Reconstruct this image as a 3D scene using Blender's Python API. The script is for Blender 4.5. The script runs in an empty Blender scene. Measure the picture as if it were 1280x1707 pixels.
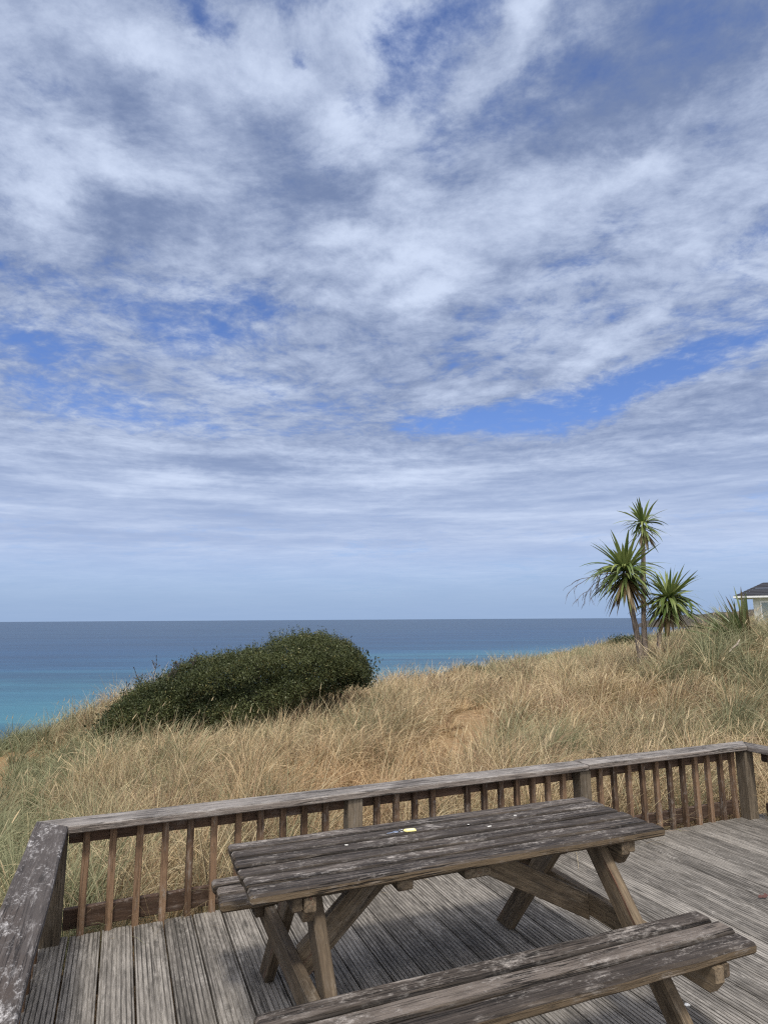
import bpy, math, random
import numpy as np
from mathutils import Vector, Matrix

R = math.radians
sc = bpy.context.scene
COL = sc.collection

# ------------------------------------------------------------------ camera
CAM_H = 1.65
f_px, pitch, roll = 1037.64, R(9.778), R(0.349)
cam_d = bpy.data.cameras.new("camera")
cam_d.sensor_fit = 'HORIZONTAL'
cam_d.sensor_width = 36.0
cam_d.lens = f_px / 1280.0 * 36.0
cam_d.clip_start = 0.05
cam_d.clip_end = 90000.0
cam = bpy.data.objects.new("camera", cam_d)
COL.objects.link(cam)
fwd = Vector((0, math.cos(pitch), math.sin(pitch)))
up0 = Vector((0, -math.sin(pitch), math.cos(pitch)))
rt0 = Vector((1, 0, 0))
xr = math.cos(roll) * rt0 - math.sin(roll) * up0
yu = math.sin(roll) * rt0 + math.cos(roll) * up0
M = Matrix((xr, yu, -fwd)).transposed().to_4x4()
M.translation = Vector((0, 0, CAM_H))
cam.matrix_world = M
sc.camera = cam

# ------------------------------------------------------------------ sky, sun, exposure
SUN_EL, SHADOW_AZ = R(58.0), R(95.0)       # shadows run away from the camera
sun_az_from = SHADOW_AZ + math.pi           # math angle of the sun seen from the deck
sun_dir = Vector((math.cos(sun_az_from) * math.cos(SUN_EL), math.sin(sun_az_from) * math.cos(SUN_EL), math.sin(SUN_EL)))
sl = bpy.data.lights.new("sun", 'SUN')
sl.energy = 2.4
sl.angle = R(8.0)
sl.color = (1.0, 0.95, 0.87)
so = bpy.data.objects.new("sun", sl)
COL.objects.link(so)
so.location = (0, 0, 30)
so.rotation_euler = (-sun_dir).to_track_quat('-Z', 'Y').to_euler()

sc.view_settings.view_transform = 'Standard'
sc.view_settings.look = 'None'
sc.view_settings.exposure = 0.12
sc.view_settings.gamma = 1.0
sc.view_settings.use_curve_mapping = False
sc.render.engine = 'CYCLES'
sc.cycles.use_denoising = False          # a little grain, crisp timber and grass
sc.cycles.pixel_filter_type = 'BLACKMAN_HARRIS'
sc.cycles.filter_width = 1.25
sc.cycles.sample_clamp_indirect = 4.0


class NT:
    """small node-tree writer"""
    def __init__(self, tree):
        self.t = tree; self.n = tree.nodes; self.l = tree.links

    def add(self, typ, **kw):
        nd = self.n.new(typ)
        for k, v in kw.items():
            setattr(nd, k, v)
        return nd

    def set(self, nd, key, v):
        s = nd.inputs[key]
        if isinstance(v, bpy.types.NodeSocket):
            self.l.new(v, s)
        elif v is not None:
            s.default_value = v

    def math(self, op, a, b=None, c=None, clamp=False):
        nd = self.add('ShaderNodeMath', operation=op, use_clamp=clamp)
        self.set(nd, 0, a)
        if b is not None: self.set(nd, 1, b)
        if c is not None: self.set(nd, 2, c)
        return nd.outputs[0]

    def vmath(self, op, a, b=None, out=0):
        nd = self.add('ShaderNodeVectorMath', operation=op)
        self.set(nd, 0, a)
        if b is not None:
            if op == 'SCALE': self.set(nd, 3, b)
            else: self.set(nd, 1, b)
        return nd.outputs[out]

    def noise(self, vec, scale, detail=4, rough=.5, dist=0.0, dims='3D', lac=2.0):
        nd = self.add('ShaderNodeTexNoise', noise_dimensions=dims)
        self.set(nd, 'Vector', vec); self.set(nd, 'Scale', scale); self.set(nd, 'Detail', detail)
        self.set(nd, 'Roughness', rough); self.set(nd, 'Distortion', dist); self.set(nd, 'Lacunarity', lac)
        return nd

    def mr(self, v, a, b, c=0.0, d=1.0, interp='SMOOTHSTEP'):
        nd = self.add('ShaderNodeMapRange', interpolation_type=interp)
        self.set(nd, 'Value', v); self.set(nd, 'From Min', a); self.set(nd, 'From Max', b)
        self.set(nd, 'To Min', c); self.set(nd, 'To Max', d)
        return nd.outputs['Result']

    def mix(self, fac, a, b, blend='MIX'):
        nd = self.add('ShaderNodeMix', data_type='RGBA', blend_type=blend)
        self.set(nd, 0, fac)
        for k, v in ((6, a), (7, b)):
            if isinstance(v, tuple) and len(v) == 3: v = v + (1.0,)
            self.set(nd, k, v)
        return nd.outputs[2]

    def sep(self, v):
        nd = self.add('ShaderNodeSeparateXYZ'); self.set(nd, 0, v); return nd.outputs

    def comb(self, x, y, z=0.0):
        nd = self.add('ShaderNodeCombineXYZ')
        for i, v in enumerate((x, y, z)): self.set(nd, i, v)
        return nd.outputs[0]

    def mapping(self, v, loc=(0, 0, 0), rot=(0, 0, 0), scale=(1, 1, 1), typ='POINT'):
        nd = self.add('ShaderNodeMapping', vector_type=typ)
        self.set(nd, 0, v); nd.inputs[1].default_value = loc; nd.inputs[2].default_value = rot; nd.inputs[3].default_value = scale
        return nd.outputs[0]


# broken cloud: (azimuth deg, elevation deg, half widths, tilt, amount)
COV = [(14.7, 18.1, 11.3, 2.2, 8, -0.62), (26.6, 20.1, 8.9, 1.3, 12, -0.6), (6.9, 18.0, 5.1, 1.6, 8, -0.35), (3.5, 45.6, 3.2, 4.3, 35, -0.55), (8.0, 48.0, 6.0, 1.5, 10, -0.40), (19.7, 42.1, 14.6, 5.6, 20, -0.2), (26.4, 33.9, 7.9, 2.5, 15, -0.22), (-30.6, 21.2, 5.2, 2.7, 0, -0.5), (-24.3, 17.8, 8.1, 1.7, 0, -0.5), (-17.6, 24.6, 6.4, 2.0, 15, -0.4), (-13.9, 28.0, 6.2, 1.5, 0, -0.25), (-24.9, 26.0, 5.9, 1.4, 0, -0.25), (-18.2, 46.5, 2.9, 1.5, -20, -0.5), (-6.7, 45.2, 1.4, 0.7, 0, -0.5), (-0.4, 42.4, 2.5, 2.4, 10, -0.35), (-30.3, 40.2, 3.3, 2.8, 0, -0.2), (-23.9, 40.9, 2.4, 1.9, 0, -0.25), (-17.2, 16.5, 13.6, 1.1, 0, -0.25), (-2.2, 18.2, 11.5, 1.3, 0, -0.2), (3.7, 28.5, 5.3, 2.0, 10, -0.1), (20.7, 27.9, 13.6, 1.9, 5, -0.1), (14.2, 46.6, 5.5, 1.4, 30, 0.75), (7.0, 20.2, 4.6, 1.0, 8, 0.6), (20.3, 23.1, 5.7, 1.2, 20, 0.5), (14.5, 34.7, 13.2, 3.1, 5, 0.45), (24.6, 36.4, 3.6, 0.9, 25, 0.4), (28.5, 30.0, 6.5, 1.3, 15, 0.25), (-20.0, 37.1, 16.4, 7.0, 0, 0.25), (-12.9, 44.0, 13.3, 3.3, 0, 0.25), (0.0, 12.7, 36.2, 3.9, 0, 0.35), (27.1, 16.2, 6.8, 1.9, 8, 0.35), (4.9, 29.5, 7.1, 2.0, 20, 0.3)]
BRI = [(-31.4, 37.7, 6.4, 4.1, 0, 0.35), (-13.4, 43.2, 8.4, 3.4, 0, 0.45), (-24.5, 44.2, 5.9, 1.4, 0, 0.45), (-3.8, 40.3, 3.7, 1.8, 20, 0.6), (-31.8, 33.0, 3.1, 2.4, 0, 0.6), (-24.5, 36.0, 4.6, 1.8, 0, 0.55), (-12.2, 42.7, 3.6, 1.9, 0, 0.3), (14.0, 34.8, 12.1, 2.6, 8, 0.6), (24.6, 36.4, 3.6, 0.9, 25, 0.3), (3.8, 31.4, 4.2, 1.4, 15, 0.6), (5.5, 29.2, 3.5, 1.1, 25, 0.65), (-2.3, 33.8, 3.0, 1.6, 0, 0.45), (14.3, 46.8, 4.3, 1.7, 35, 0.6), (-18.5, 12.2, 4.6, 0.6, 0, 0.9), (-25.8, 11.4, 5.5, 0.6, 0, 0.3), (7.0, 20.2, 4.0, 0.8, 8, 0.4), (20.3, 22.6, 5.7, 1.0, 20, 0.35), (23.6, 25.0, 3.0, 0.8, 20, 0.35), (0.3, 47.5, 5.2, 2.1, 0, 0.4), (-11.9, 20.5, 3.9, 0.8, 0, 0.35), (3.4, 14.1, 14.1, 1.1, 3, 0.25), (31.2, 12.7, 5.0, 1.4, 0, 0.2), (-9.6, 39.4, 7.9, 2.5, -10, -0.55), (-22.4, 32.8, 7.3, 2.0, 0, -0.35), (-4.7, 36.3, 4.9, 2.2, 0, -0.35), (-29.4, 41.2, 4.4, 2.8, 0, -0.4), (-24.1, 40.8, 3.2, 1.9, 0, -0.45), (21.8, 40.6, 14.1, 5.0, 15, -0.55), (-6.8, 18.6, 11.4, 1.6, 0, -0.1), (9.1, 15.2, 16.7, 1.6, 0, -0.15), (-18.3, 7.0, 20.1, 3.1, 0, -0.15)]


def build_world():
    w = bpy.data.worlds.new("World"); sc.world = w; w.use_nodes = True
    w.node_tree.nodes.clear()
    t = NT(w.node_tree)
    out = t.add('ShaderNodeOutputWorld')
    bg = t.add('ShaderNodeBackground'); bg.inputs[1].default_value = 0.1
    t.l.new(bg.outputs[0], out.inputs[0])
    sky = t.add('ShaderNodeTexSky', sky_type='NISHITA')
    sky.sun_disc = False
    sky.sun_elevation = SUN_EL
    sky.sun_rotation = math.atan2(sun_dir.x, sun_dir.y)
    sky.altitude = 20; sky.air_density = 1.0; sky.dust_density = 0.6; sky.ozone_density = 2.2
    tc = t.add('ShaderNodeTexCoord')
    d = t.vmath('NORMALIZE', tc.outputs['Generated'])
    x, y, z = t.sep(d)
    az = t.math('DEGREES', t.math('ARCTAN2', x, y)) if False else t.math('MULTIPLY', t.math('ARCTAN2', x, y), 57.2958)
    el = t.math('MULTIPLY', t.math('ARCSINE', z), 57.2958)
    zz = t.math('ADD', t.math('MAXIMUM', z, 0.0), 0.07)
    pl = t.comb(t.math('DIVIDE', x, zz), t.math('DIVIDE', y, zz), 0.0)       # point on the cloud layer
    # layer textures
    wn = t.noise(pl, 1.1, 3, .55)
    warp = t.vmath('SCALE', t.vmath('SUBTRACT', wn.outputs['Color'], (.5, .5, .5)), .35)
    plw = t.vmath('ADD', pl, warp)
    n_big = t.noise(plw, 1.0, 8, .60).outputs['Fac']
    n_puff = t.noise(t.mapping(plw, rot=(0, 0, .5), scale=(1, 1.25, 1)), 4.6, 9, .68).outputs['Fac']
    n_wisp = t.noise(t.mapping(plw, rot=(0, 0, -.35), scale=(.9, 1.8, 1)), 2.6, 8, .60).outputs['Fac']
    n_soft = t.noise(t.mapping(plw, loc=(3, 7, 0)), .9, 4, .5).outputs['Fac']
    # regional cover and brightness
    w2 = t.vmath('SUBTRACT', t.noise(t.mapping(d, scale=(1, 1, 1.6)), 5.0, 7, .62).outputs['Color'], (.5, .5, .5))
    w2 = t.vmath('MULTIPLY', w2, (13.0, 7.5, 0.0))
    lowk = t.mr(el, 4.0, 30.0, .25, 1.0)
    ae = t.vmath('ADD', t.comb(az, el, 0.0), t.vmath('SCALE', w2, lowk))

    def field(lst):
        acc = None
        for (a, e, ra, re_, rot, amp) in lst:
            m = t.mapping(ae, loc=(a, e, 0), rot=(0, 0, R(rot)), scale=(ra, re_, 1), typ='TEXTURE')
            v = t.mr(t.vmath('LENGTH', m, out=1), 0.0, 1.75, amp, 0.0)
            acc = v if acc is None else t.math('ADD', acc, v)
        return acc
    cov = field(COV); bri = field(BRI)
    # cover 0..1
    fleck = t.noise(t.mapping(plw, rot=(0, 0, .2)), 14.0, 6, .64).outputs['Fac']
    tex = t.math('ADD', t.math('MULTIPLY', t.math('SUBTRACT', n_big, .5), 1.35), t.math('MULTIPLY', t.math('SUBTRACT', n_puff, .5), 1.05))
    tex = t.math('ADD', tex, t.math('MULTIPLY', t.math('SUBTRACT', n_wisp, .5), .45))
    tex = t.math('ADD', tex, t.math('MULTIPLY', t.math('SUBTRACT', fleck, .5), t.math('MULTIPLY', t.mr(el, 26, 40, 1.2, .45), t.mr(el, 8, 20, .25, 1.0))))
    round_ = t.noise(t.mapping(d, loc=(1, 2, 3), scale=(1, 1, 1.7)), 7.5, 10, .66).outputs['Fac']      # soft heaps, not drawn out by the layer's perspective
    hi = t.mr(el, 12, 30, .15, 1.0)
    tex = t.math('ADD', tex, t.math('MULTIPLY', t.math('SUBTRACT', round_, .5), t.math('MULTIPLY', hi, 1.5)))
    c = t.math('ADD', t.math('ADD', cov, .78), tex)
    alpha = t.mr(c, -.02, .80)
    # veil thins out towards the horizon
    alpha = t.math('MULTIPLY', alpha, t.mr(el, .8, 7.5, .12, .95))
    stk = t.noise(t.mapping(t.vmath('ADD', t.comb(az, el, 0.0), t.vmath('SCALE', w2, .10)), rot=(0, 0, R(-2)), scale=(.045, .62, 1)), 1.0, 7, .60).outputs['Fac']     # long thin bars low in the sky
    lowb = t.math('MULTIPLY', t.mr(el, 3, 8), t.mr(el, 13, 19, 1.0, 0.0))
    b = t.math('ADD', t.math('ADD', bri, .30), t.math('MULTIPLY', t.math('SUBTRACT', n_puff, .5), t.mr(el, 8, 24, .3, .9)))
    b = t.math('ADD', b, t.math('MULTIPLY', t.math('SUBTRACT', stk, .5), t.math('MULTIPLY', lowb, 2.6)))
    b = t.math('ADD', b, t.math('MULTIPLY', t.math('SUBTRACT', n_wisp, .5), .55))
    b = t.math('ADD', b, t.math('MULTIPLY', t.math('SUBTRACT', fleck, .5), t.math('MULTIPLY', t.mr(el, 14, 36, 1.0, .35), t.mr(el, 9, 17, .25, 1.0))))
    b = t.math('ADD', b, t.math('MULTIPLY', t.math('SUBTRACT', n_soft, .5), 1.2))
    b = t.math('ADD', b, t.math('MULTIPLY', t.math('SUBTRACT', round_, .5), t.math('MULTIPLY', hi, 1.5)))
    sh = t.noise(t.mapping(plw, loc=(.02, -.07, 0), rot=(0, 0, .5), scale=(1, 1.25, 1)), 4.6, 9, .68).outputs['Fac']
    b = t.math('ADD', b, t.math('MULTIPLY', t.math('SUBTRACT', n_puff, sh), t.mr(el, 10, 32, .25, 1.0)))        # lit flank of each puff
    b = t.mr(b, -.38, 1.38)
    cloud = t.mix(t.math('MULTIPLY', b, 1.0), t.mix(t.mr(el, 5, 20), (3.6, 4.5, 6.6), (1.75, 2.32, 3.85)), (6.2, 7.05, 8.8))
    skyc = t.mix(1.0, sky.outputs[0], (.92, 1.06, 1.48), 'MULTIPLY')
    skyc = t.mix(t.mr(el, -.5, 13.0, .96, 0.0), skyc, (2.75, 3.95, 6.1))         # sea haze low in the sky
    fin = t.mix(alpha, skyc, cloud)
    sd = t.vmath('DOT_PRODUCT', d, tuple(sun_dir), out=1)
    fin = t.mix(1.0, fin, t.mix(t.mr(sd, .34, 1.0), (1, 1, 1), (5.2, 4.2, 2.9)), 'MULTIPLY')                    # added glow round the unseen sun, to fill and soften the shadows
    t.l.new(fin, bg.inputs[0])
    w.cycles.sampling_method = 'MANUAL'
    w.cycles.sample_map_resolution = 512


build_world()


# ------------------------------------------------------------------ helpers
def tag(o, label=None, cat=None, group=None, kind=None):
    if label: o['label'] = label
    if cat: o['category'] = cat
    if group: o['group'] = group
    if kind: o['kind'] = kind
    return o


def empty(name, loc=(0, 0, 0), rz=0.0):
    o = bpy.data.objects.new(name, None)
    o.empty_display_size = .2
    o.location = loc; o.rotation_euler = (0, 0, rz)
    COL.objects.link(o)
    return o


def link_mesh(name, me, mat, parent=None):
    o = bpy.data.objects.new(name, me)
    COL.objects.link(o)
    if mat: me.materials.append(mat)
    if parent: o.parent = parent
    return o


def quick_mesh(name, V, F, mat, parent=None, smooth=False, attrs=None):
    """V (N,3) array, F (M,k) array of equal-size polygons"""
    me = bpy.data.meshes.new(name)
    V = np.asarray(V, np.float32); F = np.asarray(F, np.int32)
    k = F.shape[1]
    me.vertices.add(len(V)); me.vertices.foreach_set('co', V.ravel())
    me.loops.add(F.size); me.loops.foreach_set('vertex_index', F.ravel())
    me.polygons.add(len(F)); me.polygons.foreach_set('loop_start', np.arange(0, F.size, k, dtype=np.int32))
    if smooth: me.polygons.foreach_set('use_smooth', np.ones(len(F), bool))
    me.update(calc_edges=True)
    for nm, (typ, arr) in (attrs or {}).items():
        a = me.attributes.new(nm, typ, 'POINT')
        arr = np.asarray(arr, np.float32)
        a.data.foreach_set({'FLOAT': 'value', 'FLOAT_VECTOR': 'vector', 'FLOAT_COLOR': 'color'}[typ], arr.ravel())
    return link_mesh(name, me, mat, parent)


rng = np.random.default_rng(11)


def vnoise(x, y, seed=0):
    """smooth 2D value noise 0..1"""
    x = np.asarray(x, float); y = np.asarray(y, float)
    xi = np.floor(x).astype(np.int64); yi = np.floor(y).astype(np.int64)
    fx = x - xi; fy = y - yi
    fx = fx * fx * (3 - 2 * fx); fy = fy * fy * (3 - 2 * fy)

    def h(a, b):
        n = (a * 374761393 + b * 668265263 + seed * 982451653) & 0x7fffffff
        n = ((n ^ (n >> 13)) * 1274126177) & 0x7fffffff
        n = n ^ (n >> 16)
        return (n & 0xffff) / 65535.0
    return (h(xi, yi) * (1 - fx) + h(xi + 1, yi) * fx) * (1 - fy) + (h(xi, yi + 1) * (1 - fx) + h(xi + 1, yi + 1) * fx) * fy


def fbm(x, y, seed=0, oct=4):
    s = 0; a = .5
    for i in range(oct):
        s = s + a * vnoise(x * 2 ** i + 17.3 * i, y * 2 ** i - 9.1 * i, seed + i); a *= .5
    return s / (1 - .5 ** oct)


class MB:
    """collects boards and prisms into ONE mesh with wood-grain coordinates"""
    def __init__(self):
        self.v = []; self.f = []; self.g = []; self.r = []; self.e = []

    def _add(self, vs, fs, gs, rnd, es=None):
        o = len(self.v); self.e += list(es) if es is not None else [0.0] * len(vs)
        self.v += [tuple(map(float, p)) for p in vs]; self.g += [tuple(map(float, p)) for p in gs]; self.r += [rnd] * len(vs)
        self.f += [tuple(i + o for i in q) for q in fs]

    def loft(self, p0, p1, prof, up=(0, 0, 1), segs=6, bev=.004, wob=.0015, seed=0, edge=None):
        """closed profile [(y,z)] swept from p0 to p1; ends bevelled, edges slightly worn"""
        rg = random.Random(seed)
        p0 = Vector(p0); p1 = Vector(p1); ax = p1 - p0; L = ax.length; ax.normalize()
        upv = Vector(up); yv = upv.cross(ax).normalized(); zv = ax.cross(yv).normalized()
        n = len(prof)
        cy = sum(p[0] for p in prof) / n; cz = sum(p[1] for p in prof) / n
        ss = [0.0, bev] + [L * i / segs for i in range(1, segs)] + [L - bev, L]
        off = (rg.uniform(0, 40), rg.uniform(-9, 9), rg.uniform(-9, 9)); rnd = rg.random()
        W = max(p[0] for p in prof) - min(p[0] for p in prof); H = max(p[1] for p in prof) - min(p[1] for p in prof)
        vs, gs, fs, es = [], [], [], []
        for i, s in enumerate(ss):
            if edge: es += edge
            end = i == 0 or i == len(ss) - 1
            ky = 1 - 2 * bev / W if end else 1; kz = 1 - 2 * bev / H if end else 1
            dy = rg.uniform(-wob, wob); dz = rg.uniform(-wob, wob)
            for (a, b) in prof:
                jy = rg.uniform(-wob, wob) * .6; jz = rg.uniform(-wob, wob) * .6
                yy = cy + (a - cy) * ky + dy + jy; z2 = cz + (b - cz) * kz + dz * .6 + jz
                vs.append(p0 + ax * s + yv * yy + zv * z2)
                gs.append((s + off[0], a + off[1], b + off[2]))
        m = len(ss)
        for i in range(m - 1):
            for j in range(n):
                k = (j + 1) % n
                fs.append((i * n + j, i * n + k, (i + 1) * n + k, (i + 1) * n + j))
        fs.append(tuple(reversed(range(n)))); fs.append(tuple((m - 1) * n + j for j in range(n)))
        self._add(vs, fs, gs, rnd, es if edge else None)

    def board(self, p0, p1, w, t, up=(0, 0, 1), bev=.004, segs=6, wob=.0015, seed=0, inner=(.3, .3)):
        h, q, b = w / 2, t / 2, min(bev, t * .3)
        k = min(.003, w * .16); eL, eR = inner
        prof = [(-h + b, -q), (h - b, -q), (h, -q + b), (h, q - b), (h - b, q), (h - b - k, q), (-h + b + k, q), (-h + b, q), (-h, q - b), (-h, -q + b)]
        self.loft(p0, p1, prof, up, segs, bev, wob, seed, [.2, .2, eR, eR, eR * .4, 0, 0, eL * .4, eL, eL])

    def prism(self, poly, org, ax, az, thick, bev=.003, seed=0, grain=None):
        """polygon [(s,z)] in the plane (ax,az), extruded +-thick/2 across it, its rims bevelled"""
        rg = random.Random(seed)
        org = Vector(org); ax = Vector(ax).normalized(); az = Vector(az).normalized(); ay = az.cross(ax).normalized()
        n = len(poly)
        area = sum(poly[i][0] * poly[(i + 1) % n][1] - poly[(i + 1) % n][0] * poly[i][1] for i in range(n))
        if area < 0: poly = poly[::-1]
        ins = []
        for i in range(n):
            a = Vector(poly[i - 1]); b = Vector(poly[i]); c = Vector(poly[(i + 1) % n])
            e1 = (b - a).normalized(); e2 = (c - b).normalized()
            n1 = Vector((-e1.y, e1.x)); n2 = Vector((-e2.y, e2.x)); bs = (n1 + n2)
            bs = bs.normalized() * bev / max(.35, bs.normalized().dot(n1))
            ins.append((b.x + bs.x, b.y + bs.y))
        off = (rg.uniform(0, 40), rg.uniform(-9, 9), rg.uniform(-9, 9)); rnd = rg.random()
        ga = grain if grain is not None else 0.0
        cg, sg = math.cos(ga), math.sin(ga)
        vs, gs = [], []
        h = thick / 2
        for (pl, yy) in ((ins, -h), (poly, -h + bev), (poly, h - bev), (ins, h)):
            for (s, z) in pl:
                vs.append(org + ax * s + az * z + ay * yy)
                gs.append((s * cg + z * sg + off[0], yy + off[1], -s * sg + z * cg + off[2]))
        fs = []
        for i in range(3):
            for j in range(n):
                k = (j + 1) % n
                fs.append((i * n + k, i * n + j, (i + 1) * n + j, (i + 1) * n + k))
        fs.append(tuple(range(n))); fs.append(tuple(3 * n + j for j in reversed(range(n))))
        self._add(vs, fs, gs, rnd)

    def build(self, name, mat, parent=None):
        me = bpy.data.meshes.new(name)
        me.from_pydata(self.v, [], self.f)
        import bmesh
        bm = bmesh.new(); bm.from_mesh(me); bmesh.ops.recalc_face_normals(bm, faces=bm.faces); bm.to_mesh(me); bm.free()
        a = me.attributes.new('grain', 'FLOAT_VECTOR', 'POINT'); a.data.foreach_set('vector', np.array(self.g, np.float32).ravel())
        a = me.attributes.new('rnd', 'FLOAT', 'POINT'); a.data.foreach_set('value', np.array(self.r, np.float32))
        a = me.attributes.new('edge', 'FLOAT', 'POINT'); a.data.foreach_set('value', np.array(self.e, np.float32))
        return link_mesh(name, me, mat, parent)


# ------------------------------------------------------------------ materials
def base_mat(name):
    m = bpy.data.materials.new(name); m.use_nodes = True
    t = NT(m.node_tree)
    bs = next(n for n in t.n if n.type == 'BSDF_PRINCIPLED')
    return m, t, bs


def plain(name, col, rough=.6, metal=0.0, nscale=0, namp=.2):
    m, t, bs = base_mat(name)
    c = col + (1.0,)
    if nscale:
        co = t.add('ShaderNodeTexCoord').outputs['Object']
        n = t.noise(co, nscale, 5, .6).outputs['Fac']
        c = t.mix(n, tuple(v * (1 - namp) for v in col), tuple(min(1, v * (1 + namp)) for v in col))
    t.set(bs, 'Base Color', c); bs.inputs['Roughness'].default_value = rough; bs.inputs['Metallic'].default_value = metal
    return m


def wood(name, dark, light, stain, lichen, lichen_amt=.5, stain_amt=.5, side=None, crack=.6, bump=.35, red=None, grime=None, board_var=.35, streak=.4):
    """weathered softwood: fine grain, drying cracks, blotches, lichen flecks, old stain"""
    m, t, bs = base_mat(name)
    g = t.add('ShaderNodeAttribute', attribute_name='grain').outputs['Vector']
    rnd = t.add('ShaderNodeAttribute', attribute_name='rnd').outputs['Fac']
    wv = t.noise(t.mapping(g, scale=(1.2, 5, 5)), 1.0, 3, .5).outputs['Color']
    gw = t.vmath('ADD', g, t.vmath('MULTIPLY', t.vmath('SUBTRACT', wv, (.5, .5, .5)), (0, .02, .02)))
    fine = t.noise(t.mapping(gw, scale=(14.0, 150, 150)), 1.0, 4, .65).outputs['Fac']
    mid = t.noise(t.mapping(gw, scale=(3.6, 44, 44)), 1.0, 6, .68).outputs['Fac']
    blot = t.noise(t.mapping(g, scale=(4, 11, 11)), 1.0, 6, .62).outputs['Fac']
    bigb = t.noise(t.mapping(g, scale=(1.3, 3, 3)), 1.0, 4, .55).outputs['Fac']
    gr = t.math('ADD', t.math('MULTIPLY', fine, .5), t.math('MULTIPLY', mid, .72))
    gr = t.math('ADD', gr, t.math('MULTIPLY', t.math('SUBTRACT', rnd, .5), board_var))
    col = t.mix(t.mr(gr, .44, .80), dark, light)
    col = t.mix(t.math('MULTIPLY', t.mr(t.math('ADD', blot, t.math('MULTIPLY', t.math('SUBTRACT', bigb, .5), .8)), .46, .72), stain_amt), col, stain)
    if red is not None:
        rr = t.noise(t.mapping(g, loc=(5, 2, 1), scale=(2.2, 22, 22)), 1.0, 5, .6).outputs['Fac']
        col = t.mix(t.mr(rr, red[1], red[1] + .12), col, red[0])
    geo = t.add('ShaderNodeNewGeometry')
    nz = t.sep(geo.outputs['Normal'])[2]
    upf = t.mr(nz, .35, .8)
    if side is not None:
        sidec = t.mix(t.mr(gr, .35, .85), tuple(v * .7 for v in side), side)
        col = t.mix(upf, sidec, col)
    # streaky silvering and algae following the grain
    st = t.noise(t.mapping(gw, loc=(3, 1, 7), scale=(6.0, 34, 34)), 1.0, 8, .74).outputs['Fac']
    col = t.mix(t.mr(st, .53, .74, 0, streak), col, lichen)
    col = t.mix(t.mr(st, .46, .28, 0, .75), col, tuple(v * .55 for v in dark))
    # knots
    vo = t.add('ShaderNodeTexVoronoi', feature='F1'); t.set(vo, 'Vector', t.mapping(gw, scale=(2.4, 9, 9))); t.set(vo, 'Scale', 1.0)
    kn = t.mr(vo.outputs['Distance'], .06, .17, .8, 0.0)
    col = t.mix(kn, col, tuple(v * .6 for v in dark))
    # drying cracks along the grain
    ck = t.noise(t.mapping(gw, loc=(9, 4, 2), scale=(1.0, 46, 46)), 1.0, 4, .6).outputs['Fac']
    ckm = t.mr(t.math('ABSOLUTE', t.math('SUBTRACT', ck, .5)), .0, .026, crack, 0.0)
    ckm = t.math('MULTIPLY', ckm, t.mr(bigb, .42, .58, .25, 1.0))
    col = t.mix(ckm, col, tuple(v * .18 for v in dark))
    # lichen / bleached flecks
    lf = t.noise(t.mapping(g, loc=(1, 8, 3), scale=(30, 62, 62)), 1.0, 7, .78).outputs['Fac']
    lb = t.noise(t.mapping(g, loc=(2, 2, 8), scale=(3.5, 9, 9)), 1.0, 4, .55).outputs['Fac']
    lm = t.mr(t.math('ADD', lf, t.math('MULTIPLY', t.math('SUBTRACT', lb, .5), .7)), .53, .74, 0.0, lichen_amt)
    lm = t.math('MULTIPLY', lm, t.mr(nz, -.2, .9, .45, 1.0))
    col = t.mix(lm, col, lichen)
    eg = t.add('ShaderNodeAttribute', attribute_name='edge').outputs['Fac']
    col = t.mix(t.math('MULTIPLY', eg, t.mr(st, .3, .7, 1.0, .7)), col, tuple(v * .16 for v in dark))  # dirty board edges; inner sides near black, gap shade put into the colour
    if grime is not None:
        gm = t.add('ShaderNodeAttribute', attribute_name='grime').outputs['Fac']
        gv = t.noise(t.mapping(g, scale=(1.1, 9, 9)), 1.0, 4, .6).outputs['Fac']
        col = t.mix(t.math('MULTIPLY', gm, t.mr(gv, .35, .68, .15, .9)), col, grime)
    t.set(bs, 'Base Color', col)
    bs.inputs['Roughness'].default_value = .82
    bs.inputs['Specular IOR Level'].default_value = .25
    hgt = t.math('ADD', t.math('MULTIPLY', mid, .8), t.math('MULTIPLY', fine, .5))
    hgt = t.math('SUBTRACT', hgt, t.math('MULTIPLY', ckm, 1.3))
    hgt = t.math('ADD', hgt, t.math('MULTIPLY', st, .9))
    hgt = t.math('ADD', hgt, t.math('MULTIPLY', lm, .35))
    bp = t.add('ShaderNodeBump'); bp.inputs['Strength'].default_value = bump; bp.inputs['Distance'].default_value = .006
    t.set(bp, 'Height', hgt); t.l.new(bp.outputs[0], bs.inputs['Normal'])
    return m


M_DECK = wood("deck_wood", (.130, .118, .104), (.345, .316, .280), (.068, .061, .053), (.48, .445, .40), .5, .6, crack=.7, streak=.45, board_var=.16, grime=(.028, .026, .024))
M_TABLE = wood("table_wood", (.047, .038, .032), (.170, .142, .121), (.040, .032, .027), (.40, .36, .325), .8, .5, side=(.18, .13, .080), crack=.95, bump=.8, streak=.62)
M_LEG = wood("leg_wood", (.085, .062, .040), (.225, .168, .108), (.06, .05, .038), (.32, .28, .23), .35, .45, crack=.8, red=((.13, .055, .035), .60))
M_CAP = wood("cap_wood", (.105, .093, .084), (.29, .262, .238), (.075, .064, .056), (.50, .47, .44), .5, .6, side=(.22, .185, .16), crack=.95, bump=.8, streak=.5)
M_CAPD = wood("dark_cap_wood", (.075, .064, .058), (.22, .195, .18), (.065, .048, .038), (.56, .53, .51), .95, .6, crack=.6, bump=.8, streak=.55)
M_RAIL = wood("stained_rail_wood", (.070, .042, .028), (.165, .102, .068), (.05, .031, .022), (.40, .35, .31), .6, .4, crack=.6)
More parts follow.
